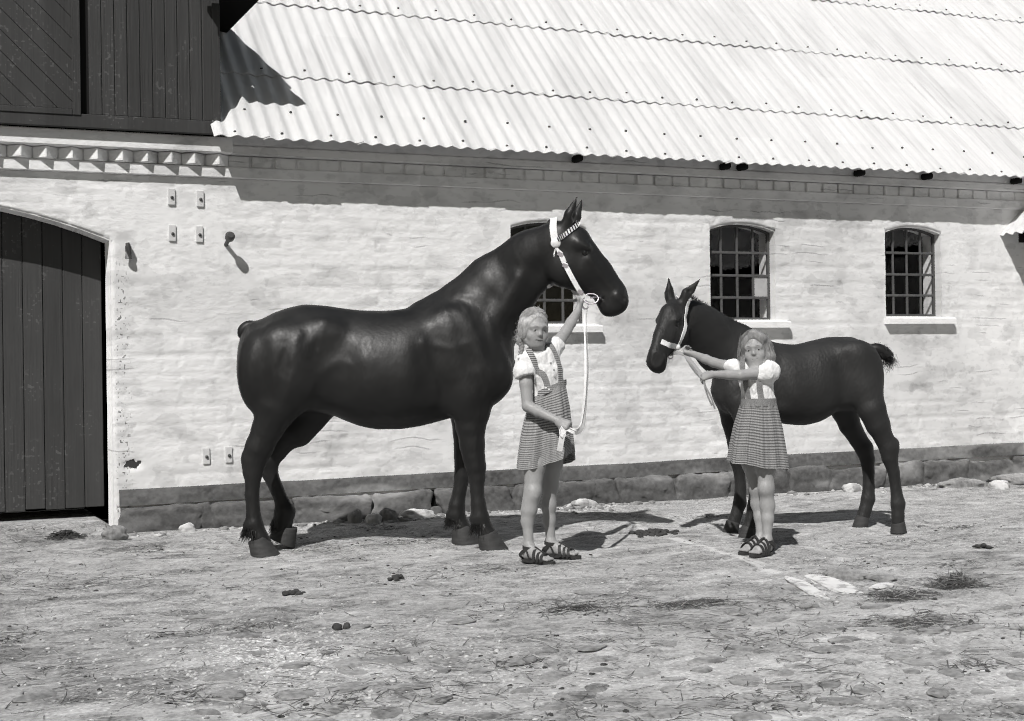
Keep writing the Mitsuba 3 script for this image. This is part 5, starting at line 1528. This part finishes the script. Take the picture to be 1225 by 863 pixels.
def w2(g):
    s = 1 if g.random() < 0.6 else -1
    p = np.array([s * (0.082 + 0.006 * g.normal()), -0.015 + 0.022 * g.normal(), 0.03 + 0.03 * g.normal()])
    e = np.array([s * (0.088 + 0.010 * g.normal()), -0.005 + 0.02 * g.normal(), -0.095 + 0.02 * g.normal()])
    return [H2(p), H2(0.5 * (p + e) + np.array([0.012 * s, 0.004, 0]) + 0.008 * g.normal(size=3)), H2(e)]
def w2b(g):
    a, e = g.uniform(0, 6.28), g.uniform(0.2, 1.2)
    p = on_skull(a, e)
    o = unit(p - np.array([0, -0.016, 0.036]))
    t = unit(np.array([0.5 * math.cos(a), 0.4 * math.sin(a), -1.0]) + 0.3 * g.normal(size=3))
    return [H2(p), H2(p + 0.02 * t + 0.004 * o), H2(p + 0.045 * t + 0.005 * o * g.normal())]
put(f'{G2}__hair__wisp', cat([wisps(220, w2, 0.0007, 15), wisps(120, w2b, 0.0006, 16)]), 'fair_hair', to_world=QT)


def ctl2(g):
    u = g.random()
    s = unit(np.array([-0.28 + 0.08 * g.normal(), 0.62 - 1.2 * u, 0.78]))
    sd = 1 if g.random() < 0.62 else -1
    m = unit(np.array([sd * 0.75, 0.35 - 0.9 * u, 0.55]))
    e1 = unit(np.array([sd * 1.0, 0.10 - 0.55 * u, -0.05])) * 1.06
    e2 = np.array([sd * (1.10 + 0.07 * g.normal()), 0.12 - 0.5 * u + 0.08 * g.normal(), -0.75])
    e3 = np.array([sd * (1.02 + 0.10 * g.normal()), 0.15 - 0.4 * u + 0.10 * g.normal(), -1.35 + 0.18 * g.normal()])
    return [s, m * 1.01, e1, e2, e3]


put(f'{G2}__hair__strand', flow(H2, 900, ctl2, np.array([0.079, 0.094, 0.090]), 62, out=(1.0, 1.07), mm=9), 'fair_hair', to_world=QT, kind='stuff')

# ------------------------------------------------------------------ bridle of the mare, halter of the foal, lead straps
W_ = key('bridle')
note(W_, 'white bridle on the mare\'s head with beaded browband and iron ring', 'bridle')
mh = lambda *ps: np.array([MARE_HEAD(p) for p in ps])  # noqa: E731
def strap(name, body, pts, w, to, holder, bsdf='white_strap', th=0.005, n=60, off=None, label=None):
    put(name, ribbon_on(body, pts, w, th, n, (0.011 if body is mare_body else 0.004) if off is None else off), bsdf, holder, to_world=to, smooth=40, label=label)
mb = mare_body
strap('crown_strap', mb, mh((-0.030, -0.105, -0.130), (-0.038, -0.085, -0.060), (-0.030, -0.045, -0.005), (-0.022, 0, 0.012), (-0.030, 0.045, -0.005), (-0.038, 0.085, -0.060), (-0.030, 0.105, -0.130)), 0.042, MT, W_)
strap('browband', mb, mh((-0.020, -0.105, -0.125), (0.030, -0.100, -0.090), (0.085, -0.070, -0.050), (0.118, 0, -0.035), (0.085, 0.070, -0.050), (0.030, 0.100, -0.090), (-0.020, 0.105, -0.125)), 0.026, MT, W_)
bp = ribbon_pts = mb.snap(spline(mh((-0.010, -0.105, -0.118), (0.030, -0.100, -0.090), (0.085, -0.070, -0.050), (0.118, 0, -0.035)), 12), 0.016)
for p in bp[:11]:
    put('bead', trimesh.creation.box(extents=(0.007, 0.010, 0.026)).apply_transform(trimesh.transformations.rotation_matrix(math.radians(-20), [0, 1, 0])).apply_translation(p), 'long_hair', W_, to_world=MT)
for s in (-1, 1):
    c = mb.snap(mh((-0.026, 0.105 * s, -0.138)), 0.012)[0]
    ros = tube([c - [0, 0.006 * s, 0], c + [0, 0.001 * s, 0], c + [0, 0.008 * s, 0], c + [0, 0.012 * s, 0]], [0.030, 0.031, 0.024, 0.010], 16)
    put('rosette', ros, 'white_strap', W_, smooth=40, to_world=MT)
    cpts = mb.snap(spline(mh((-0.020, 0.105 * s, -0.150), (0.004, 0.105 * s, -0.205), (0.030, 0.105 * s, -0.265)), 6), 0.010)
    cpts = spline(np.vstack([cpts, mh((0.062, 0.106 * s, -0.330), (0.100, 0.104 * s, -0.400), (0.140, 0.096 * s, -0.462))]), 40)
    put('cheek_strap', tube(cpts, 0, flat=(0.0145, 0.0025), up=(0, s, 0.12)), 'white_strap', W_, smooth=40, to_world=MT)
    strap('throat_strap', mb, mh((-0.032, 0.108 * s, -0.155), (-0.052, 0.108 * s, -0.230), (-0.068, 0.10 * s, -0.310), (-0.058, 0.05 * s, -0.385), (-0.045, 0.0, -0.400)), 0.015, MT, W_)
    for q in ((0.000, 0.110 * s, -0.205), (0.030, 0.112 * s, -0.275), (0.118, 0.104 * s, -0.430)):
        c = mb.snap(mh(q), 0.016)[0] if q[2] > -0.4 else mh(q)[0]
        put('buckle', box(-0.018, 0.018, -0.003, 0.003, -0.012, 0.012, 0.002).apply_transform(trimesh.transformations.rotation_matrix(math.radians(25), [0, 1, 0])).apply_translation(c), 'metal', W_, to_world=MT)
th = np.linspace(0, 2 * np.pi, 28, endpoint=False)
rc = mh((0.183, -0.088, -0.468))[0]
RC1 = rc
ringm = tube(np.array([rc + [0.044 * math.cos(a), 0.010 * math.sin(a), 0.030 * math.sin(a)] for a in th]), 0.0045, 8, closed=True)
put('bit_ring', ringm, 'metal', W_, smooth=True, to_world=MT)
rc2 = mh((0.150, -0.080, -0.505))[0]
put('bit_ring', tube(np.array([rc2 + [0.020 * math.cos(a), 0.012 * math.cos(a), 0.024 * math.sin(a)] for a in th]), 0.0045, 8, closed=True), 'metal', W_, smooth=True, to_world=MT)
strap('chin_strap', mb, mh((0.135, -0.075, -0.455), (0.150, -0.055, -0.490), (0.152, 0.0, -0.510), (0.150, 0.055, -0.490), (0.135, 0.075, -0.455)), 0.022, MT, W_)
put('bit', tube(mh((0.180, -0.088, -0.462), (0.215, -0.068, -0.458), (0.245, -0.06, -0.462)), 0.006, 8), 'metal', W_, smooth=True, to_world=MT)

# lead strap of the mare: from the ring down to the girl's lower fist, its end hanging below
L_ = key('lead_strap')
note(L_, 'long white lead strap hanging from the mare\'s bit to the girl\'s fist', 'strap')
wr = to_world(rc2 + np.array([0.0, 0, -0.024]), MO, MA)
inv = lambda p: np.array([math.cos(GA) * (p[0] - GO[0]) + math.sin(GA) * (p[1] - GO[1]), -math.sin(GA) * (p[0] - GO[0]) + math.cos(GA) * (p[1] - GO[1]), p[2] - GO[2]])  # noqa: E731
R1 = inv(wr)
FIST = np.array([0.118, -0.205, 0.748])
pa = spline([R1, (0.238, 0.30, 1.36), (0.238, 0.20, 1.22), (0.236, 0.10, 1.08), (0.226, -0.02, 0.93), (0.206, -0.12, 0.80), (0.186, -0.17, 0.742), (0.160, -0.195, 0.728), FIST], 90)
tw = np.linspace(0, 1, 90)
upv = np.stack([np.cos(1.1 + 2.6 * tw), -np.sin(1.1 + 2.6 * tw), 0 * tw], 1)
put('strap', tube(pa, 0, flat=(0.0045 + 0.0115 * np.clip(tw * 1.5 - 0.35, 0, 1), 0.0018), up=upv), 'white_strap', L_, smooth=40, to_world=GT)
pb = spline([R1 + [0.010, 0, 0], (0.252, 0.30, 1.36), (0.250, 0.20, 1.20), (0.250, 0.10, 1.07), (0.236, -0.01, 0.93), (0.220, -0.11, 0.81), (0.205, -0.16, 0.745), (0.172, -0.19, 0.720), FIST + [0.004, 0, -0.004]], 90)
put('strap', tube(pb, 0, flat=(0.003 + 0.008 * tw, 0.0016), up=upv[:, [1, 0, 2]]), 'grey_strap', L_, smooth=40, to_world=GT)
pe = spline([FIST + [-0.010, -0.004, 0.0], (0.096, -0.225, 0.715), (0.088, -0.228, 0.675), (0.078, -0.222, 0.625)], 20)
put('strap_end', tube(pe, 0, flat=(0.0155, 0.002), up=(0.3, -1, 0.1)), 'white_strap', L_, smooth=40, to_world=GT)
put('strap_loop', tube(spline([FIST + [-0.02, 0.0, 0.01], (0.083, -0.226, 0.728), (0.092, -0.232, 0.705), FIST + [-0.004, -0.012, -0.036]], 20), 0, flat=(0.009, 0.002), up=(1, -0.4, 0.2)), 'white_strap', L_, smooth=40, to_world=GT)

# halter of the foal
W_ = key('halter')
note(W_, 'white web halter on the foal\'s head', 'halter')
fh = lambda *ps: np.array([foal_head(p) for p in ps])  # noqa: E731
fbd = foal_body
nose = fh((0.120, 0.095, -0.395), (0.170, 0.100, -0.385), (0.235, 0.080, -0.365), (0.305, 0.0, -0.335), (0.235, -0.080, -0.365), (0.170, -0.100, -0.385), (0.120, -0.095, -0.395))
strap('noseband', fbd, nose, 0.033, FT, W_)
for s in (-1, 1):
    strap('cheek_strap', fbd, fh((0.128, 0.095 * s, -0.390), (0.090, 0.105 * s, -0.300), (0.040, 0.105 * s, -0.215), (0.010, 0.100 * s, -0.120), (-0.020, 0.090 * s, -0.020)), 0.026, FT, W_)
    c = fbd.snap(fh((0.126, 0.095 * s, -0.392)), 0.008)[0]
    put('ring_plate', trimesh.creation.icosphere(subdivisions=2, radius=0.016).apply_scale([1, 1, 1.2]).apply_translation(c), 'white_strap', W_, smooth=True, to_world=FT)
strap('crown_strap', fbd, fh((-0.020, 0.090, -0.020), (-0.055, 0.060, 0.010), (-0.075, 0.0, 0.020), (-0.055, -0.060, 0.010), (-0.020, -0.090, -0.020)), 0.024, FT, W_)
strap('chin_strap', fbd, fh((0.126, 0.090, -0.395), (0.135, 0.065, -0.445), (0.142, 0.0, -0.470), (0.135, -0.065, -0.445), (0.126, -0.090, -0.395)), 0.022, FT, W_, bsdf='grey_strap')

# lead strap of the foal: gathered between the younger girl's hands, its tail hanging from the near one
L_ = key('lead_strap')
note(L_, 'short pale lead strap gathered between the smaller girl\'s hands under the foal\'s chin', 'strap')
q = to_world(fbd.snap(fh((0.140, 0.035, -0.462)), 0.004)[0], FO, FA)
inv2 = lambda p: np.array([math.cos(QA) * (p[0] - QO[0]) + math.sin(QA) * (p[1] - QO[1]), -math.sin(QA) * (p[0] - QO[0]) + math.cos(QA) * (p[1] - QO[1]), p[2] - QO[2]])  # noqa: E731
R2 = inv2(q)
FARH = WF + 0.06 * unit((-0.70, 0.45, 0.10)) + np.array([0, 0.0, -0.012])
NEARH = WN + 0.055 * unit((-0.90, 0.28, -0.22)) + np.array([0, -0.002, -0.012])
p = spline([R2, 0.5 * (R2 + FARH) + [0, 0, 0.012], FARH], 14)
put('strap', tube(p, 0, flat=(0.010, 0.002), up=(0.2, -1, 0.2)), 'grey_strap', L_, to_world=QT)
put('link', tube(np.array([R2 + [0.014 * math.cos(a), 0.004, -0.012 + 0.014 * math.sin(a)] for a in th]), 0.0035, 6, closed=True), 'metal', L_, smooth=True, to_world=QT)
for dz, dy, wd in ((0.0, 0.0, 0.015), (-0.012, -0.006, 0.014), (0.008, 0.006, 0.012)):
    p = spline([FARH, FARH * 0.65 + NEARH * 0.35 + [0.006, -0.01, -0.012 + dz], FARH * 0.3 + NEARH * 0.7 + [0.004, -0.012, -0.008 + dz], NEARH], 24)
    put('strap', tube(p + [0, dy, 0], 0, flat=(wd, 0.0025), up=(0.25, -0.8, 0.5)), 'grey_strap', L_, smooth=40, to_world=QT)
for dx, dz in ((0.0, 0.0), (0.016, -0.02)):
    p = spline([NEARH, NEARH + [0.004 + dx * 0.3, -0.010, -0.045], NEARH + [0.022 + dx, -0.010, -0.105], NEARH + [0.044 + dx, -0.004, -0.155 + dz]], 20)
    put('strap_end', tube(p, 0, flat=(0.007, 0.002), up=(0.9, -0.4, 0.1)), 'grey_strap', L_, smooth=40, to_world=QT)

# ------------------------------------------------------------------ things lying in the yard
scene['cobble'] = bumpy(rough(proc(lambda p, n, uv: g3(0.215 + 0.10 * (fbm(p.x * 9, p.y * 9, p.z * 9, octaves=3) - 0.5) * 2 + 0.10 * (fbm(p.x * 60, p.y * 60, 1.0, octaves=3) - 0.5) * 2)), 0.9, 0.15), lambda p, n, uv: fbm(p.x * 40, p.y * 40, p.z * 40, octaves=3), 0.006, 2e-3)
scene['chalky_stone'] = bumpy(rough(proc(lambda p, n, uv: g3(0.50 - 0.22 * smoothstep(0.45, 0.75, fbm(p.x * 25, p.y * 25, 2.0, octaves=4)))), 0.9, 0.1), lambda p, n, uv: fbm(p.x * 60, p.y * 60, p.z * 60, octaves=3), 0.005)
scene['straw_pale'] = rough(0.34, 0.7, 0.2)
scene['straw_dark'] = rough(0.095, 0.8, 0.2)
scene['dung_brown'] = bumpy(rough(proc(lambda p, n, uv: g3(0.03 + 0.05 * fbm(p.x * 60, p.y * 60, p.z * 60, octaves=3))), 0.95, 0.1), lambda p, n, uv: fbm(p.x * 90, p.y * 90, p.z * 90, octaves=3), 0.008)
scene['weed_leaf'] = rough(0.06, 0.6, 0.3)


def zat(x, y):
    return float(yard(np.array([x]), np.array([y]))[0])


def stone(a, b, h, seed, div=2):
    m = trimesh.creation.icosphere(subdivisions=div)
    v = np.array(m.vertices)
    v = np.sign(v) * np.abs(v) ** 0.85
    v *= 1 + 0.30 * (mfbm(v * 1.3 + seed * 3.1, 2, seed) - 0.5)[:, None] * 2 + 0.10 * (mfbm(v * 4 + seed, 2, seed) - 0.5)[:, None] * 2
    return trimesh.Trimesh(v * [a, b, h], m.faces, process=False)


# half buried cobbles, most of them near the front of the yard
g = np.random.default_rng(21)
cobs = []
variants = [ply(stone(1.0, 0.72, 1.0, 100 + i, 2), 'cobble', smooth=True) for i in range(7)]
tries = 0
while len(cobs) < 150 and tries < 9000:
    tries += 1
    dpt, lat = g.uniform(3.9, 7.2), g.uniform(-0.40, 0.42)
    x = dpt * (0.4035 + 0.915 * lat)
    y = -9.56 + dpt * (0.915 - 0.4035 * lat)
    w = math.exp(-max(0, dpt - 4.75) / 0.42) * min(1.0, max(0.0, (lat + 0.28) / 0.30)) + 0.018
    if g.random() > w:
        continue
    if any((x - c[0]) ** 2 + (y - c[1]) ** 2 < (0.125 + 0.03 * g.random()) ** 2 for c in cobs):
        continue
    cobs.append((x, y))
for x, y in cobs:
    a = g.uniform(0.045, 0.088)
    m = T().translate([x, y, zat(x, y) - 0.005 + 0.004 * g.random()]).rotate([0, 0, 1], float(g.uniform(-40, 60))).rotate([1, 0, 0], float(g.normal() * 3)).scale([a, a * g.uniform(0.8, 1.1), 0.0115])
    put('cobblestone', moved(variants[g.integers(7)], m), None, 'ground')

# flat pale stones of an old gutter
for x, y, a, b, h, rz, lab in ((4.045, -3.885, 0.36, 0.042, 0.013, 70, 'long narrow pale stone flush with the dirt, left of the broad one'),
                               (4.22, -3.87, 0.28, 0.075, 0.014, 74, 'broad pale stone flush with the dirt near the straw heap')):
    put('pale_stone', stone(a, b, h, int(a * 100), 4).apply_transform(trimesh.transformations.rotation_matrix(math.radians(rz), [0, 0, 1])).apply_translation((x, y, zat(x, y) + 0.001)), 'chalky_stone', smooth=True,
        label=lab, category='stone')
for x, y, a, b, h, rz, mtl, lab in ((4.44, -3.66, 0.14, 0.085, 0.030, 100, 'cobble', 'rounded grey stone bedded beyond the two pale stones'),
                                    (4.52, -3.83, 0.10, 0.07, 0.026, 80, 'cobble', 'smaller rounded grey stone between the pale stones and the straw heap'),
                                    (4.36, -4.06, 0.085, 0.045, 0.018, 30, 'chalky_stone', 'small pale chip beside the flattened straw'),
                                    (2.90, -0.25, 0.055, 0.05, 0.075, 0, 'cobble', 'dark round fieldstone leaning at the wall foot under the mare\'s belly'),
                                    (3.02, -0.30, 0.060, 0.05, 0.050, 40, 'chalky_stone', 'whitish lump of rubble between the round stones at the wall foot'),
                                    (3.13, -0.27, 0.065, 0.055, 0.066, 20, 'cobble', 'second round fieldstone at the wall foot, right of the whitish lump'),
                                    (3.38, -0.20, 0.13, 0.06, 0.05, 8, 'chalky_stone', 'flat pale slab of rubble by the vent hole'),
                                    (1.76, -0.20, 0.055, 0.04, 0.042, 10, 'chalky_stone', 'pale stone at the wall foot left of the mare\'s hind legs'),
                                    (1.27, -0.40, 0.085, 0.06, 0.06, 30, 'cobble', 'grey stone lying beside the door sill'),
                                    (4.66, -0.24, 0.12, 0.06, 0.05, 12, 'chalky_stone', 'pale rubble at the wall foot behind the older girl'),
                                    (7.10, -0.24, 0.10, 0.06, 0.05, 12, 'chalky_stone', 'pale stone at the wall foot between the foal\'s hind legs'),
                                    (8.15, -0.33, 0.24, 0.11, 0.055, 8, 'cobble', 'large slanting stone at the wall foot right of the foal'),
                                    (8.75, -0.36, 0.30, 0.13, 0.06, -6, 'cobble', 'large stone at the wall foot near the shed'),
                                    (8.35, -0.55, 0.12, 0.08, 0.05, 50, 'chalky_stone', 'pale loose stone in front of the slanting wall stone')):
    put('stone', stone(a, b, h, int(x * 37) % 91, 3).apply_transform(trimesh.transformations.rotation_matrix(math.radians(rz), [0, 0, 1])).apply_translation((x, y, zat(x, y) + 0.25 * h)), mtl, smooth=True,
        label=lab, category='stone')


def straws(n, xy_fn, lmin, lmax, r, seed, lift=0.0):
    """Bent three-sided stalks lying on the yard, built in one go."""
    q = np.random.default_rng(seed)
    xy = np.array([xy_fn(q) for _ in range(n)])
    ang, L = q.uniform(0, 2 * np.pi, n), q.uniform(lmin, lmax, n)
    k = 4
    t = np.linspace(-0.5, 0.5, k)
    bend = q.normal(size=n) * 0.14
    P = np.zeros((n, k, 3))
    a = ang[:, None] + bend[:, None] * t[None] * 2
    P[:, :, 0] = xy[:, :1] + L[:, None] * t * np.cos(a)
    P[:, :, 1] = xy[:, 1:2] + L[:, None] * t * np.sin(a)
    hz = np.abs(q.normal(size=(n, 1))) * lift
    P[:, :, 2] = yard(P[:, :, 0], P[:, :, 1]) + r * 1.2 + hz + q.normal(size=(n, 1)) * lift * 0.8 * t[None] * 2 + 0.002
    side = np.stack([-np.sin(ang), np.cos(ang), 0 * ang], 1)[:, None]
    rr = (r * q.uniform(0.6, 1.3, n))[:, None, None] * np.array([0.7, 1, 1, 0.6])[None, :, None]
    A = P + side * rr
    Bq = P - side * rr
    Cq = P + np.array([0, 0, 1.0]) * rr * 1.3
    V = np.stack([A, Bq, Cq], 2).reshape(-1, 3)
    base = (np.arange(n)[:, None, None] * k + np.arange(k - 1)[None, :, None]) * 3
    F = []
    for i in range(3):
        j = (i + 1) % 3
        F.append(np.concatenate([base + i, base + 3 + i, base + 3 + j], -1).reshape(-1, 3))
        F.append(np.concatenate([base + i, base + 3 + j, base + j], -1).reshape(-1, 3))
    return trimesh.Trimesh(V, np.vstack(F), process=False)


def in_view(q):
    d, l = 3.9 + 6.0 * q.random() ** 1.3, q.uniform(-0.40, 0.42)
    return d * (0.4035 + 0.915 * l), min(-0.15, -9.56 + d * (0.915 - 0.4035 * l))


cl = np.random.default_rng(5)
spots = [in_view(cl) + (cl.uniform(0.05, 0.22),) for _ in range(70)]


def near_spots(q):
    x, y, s = spots[q.integers(len(spots))]
    return x + q.normal() * s * 1.3, min(-0.14, y + q.normal() * s * 0.8)


put('straw', cat([straws(900, in_view, 0.03, 0.16, 0.0016, 1, 0.003), straws(700, near_spots, 0.03, 0.14, 0.0015, 2, 0.004)]), 'straw_pale', label='pale stalks of straw strewn over the yard', category='straw', kind='stuff')
put('straw', cat([straws(900, in_view, 0.02, 0.11, 0.0015, 3, 0.003), straws(1900, near_spots, 0.02, 0.12, 0.0017, 4, 0.005)]), 'straw_dark', label='dark weathered stalks trodden into the yard', category='straw', kind='stuff')


def crumbs(n, xy_fn, r0, r1, seed, flat=0.6):
    q = np.random.default_rng(seed)
    b = trimesh.creation.icosphere(subdivisions=1)
    bv, bf = np.array(b.vertices), np.array(b.faces)
    nv = len(bv)
    xy = np.array([xy_fn(q) for _ in range(n)])
    r = r0 + (r1 - r0) * q.random(n) ** 3
    z = yard(xy[:, 0], xy[:, 1])
    sc = r[:, None] * np.stack([q.uniform(0.7, 1.3, n), q.uniform(0.7, 1.3, n), np.full(n, flat)], 1)
    V = bv[None] * sc[:, None] * (1 + 0.25 * q.normal(size=(n, nv, 1)) * 0.6) + np.stack([xy[:, 0], xy[:, 1], z + 0.1 * r], 1)[:, None]
    F = (bf[None] + (np.arange(n) * nv)[:, None, None]).reshape(-1, 3)
    return trimesh.Trimesh(V.reshape(-1, 3), F, process=False)


def wall_foot(q):
    x = q.choice([q.uniform(1.4, 9.0), q.normal(3.2, 0.35), q.normal(4.7, 0.15), q.normal(8.3, 0.5)])
    return x, -0.13 - abs(q.normal()) * 0.12


def lime_corner(q):
    return 1.30 + q.normal() * 0.40, -4.30 + q.normal() * 0.62


put('gravel', cat([crumbs(1500, in_view, 0.003, 0.011, 11), crumbs(500, wall_foot, 0.006, 0.035, 12)]), 'cobble', smooth=True, label='grey gravel and crumbs scattered over the yard', category='gravel', kind='stuff')
put('gravel', cat([crumbs(700, in_view, 0.003, 0.010, 13), crumbs(420, wall_foot, 0.005, 0.025, 14), crumbs(1500, lime_corner, 0.003, 0.010, 15)]), 'chalky_stone', smooth=True, label='white grit and lime crumbs scattered over the yard', category='gravel', kind='stuff')
put('dung_crumbs', cat([crumbs(260, in_view, 0.003, 0.011, 16), crumbs(800, near_spots, 0.003, 0.011, 17)]), 'dung_brown', smooth=True, label='dark dry dung crumbs scattered over the yard', category='dung', kind='stuff')


def heap(name, x, y, sx, sy, h, n, seed, lab, catg, bsdfs=(('straw_dark', 0.75), ('straw_pale', 0.25)), Lr=(0.05, 0.17), r=0.0018):
    k = key(name)
    note(k, lab, catg)
    q = np.random.default_rng(seed)
    for b, fr in bsdfs:
        ms = []
        for _ in range(int(n * fr)):
            u, v = q.normal(size=2) * 0.5
            e = max(0.0, 1 - u * u - v * v)
            c = np.array([x + u * sx, y + v * sy, zat(x, y) + 0.004 + h * e * q.random()])
            d = unit(np.array([q.normal(), q.normal(), (0.25 if h > 0.03 else 0.07) * q.normal()]))
            L = q.uniform(*Lr)
            bd = q.normal(size=3) * L * 0.15
            p = np.array([c - d * L / 2, c + bd * [1, 1, 0.3], c + d * L / 2])
            p[:, 2] = np.maximum(p[:, 2], zat(x, y) + 0.002)
            ms.append(tube(p, [r * 0.6, r, r * 0.4], 3))
        put('dark_stalks' if 'dark' in b else ('leaves' if 'leaf' in b else 'pale_stalks'), cat(ms), b, k, kind='stuff')
    return k


heap('straw_heap', 4.67, -4.22, 0.12, 0.10, 0.06, 520, 31, 'tangled dark heap of straw in the dirt at the right', 'straw heap')
heap('straw_heap', 4.27, -4.33, 0.15, 0.09, 0.014, 380, 32, 'flattened dark straw lying below the pale stones', 'straw heap')
heap('straw_heap', 3.90, -4.86, 0.26, 0.18, 0.004, 200, 33, 'thin scatter of hay in front of the straw heaps', 'straw heap')
heap('straw_heap', 3.34, -4.02, 0.17, 0.07, 0.010, 200, 34, 'dark straw tuft in the middle of the yard, right of the older girl\'s feet', 'straw heap')
heap('straw_heap', 2.80, -3.88, 0.12, 0.06, 0.018, 150, 35, 'small straw tuft straight in front of the older girl', 'straw heap')
heap('weed_tuft', 0.97, -0.36, 0.10, 0.05, 0.045, 260, 36, 'low dark weed tuft by the barn door', 'weed', bsdfs=(('weed_leaf', 1.0),), Lr=(0.02, 0.07), r=0.003)
heap('weed_tuft', 6.55, -3.0, 0.11, 0.06, 0.03, 160, 37, 'dark weed tuft at the right edge of the yard', 'weed', bsdfs=(('weed_leaf', 1.0),), Lr=(0.02, 0.07), r=0.003)


def dung(x, y, sx, sy, n, seed, lab):
    q = np.random.default_rng(seed)
    ms = []
    for _ in range(n):
        a = q.uniform(0.008, 0.020)
        m = stone(a, a * q.uniform(0.7, 1.1), a * 0.75, int(q.integers(90)), 1)
        u, v = q.normal(size=2) * 0.5
        m.apply_translation((x + u * sx, y + v * sy, zat(x, y) + 0.005 + 0.016 * max(0, 1 - u * u - v * v) * q.random()))
        ms.append(m)
    k = key('dung')
    note(k, lab, 'dung')
    for m in ms:
        put('clod', m, 'dung_brown', k, smooth=True)


dung(4.45, -1.66, 0.15, 0.12, 90, 41, 'dark dung heap on the ground between the two girls')
dung(1.77, -2.84, 0.05, 0.04, 10, 42, 'dry dung clod before the mare\'s hind feet')
dung(2.40, -2.62, 0.06, 0.03, 7, 43, 'dark dung clod in front of the mare\'s belly')
dung(5.75, -3.2, 0.09, 0.05, 10, 44, 'dark clods at the far right of the yard')
dung(1.72, -3.83, 0.05, 0.03, 6, 45, 'small dark clod at the front left of the yard')
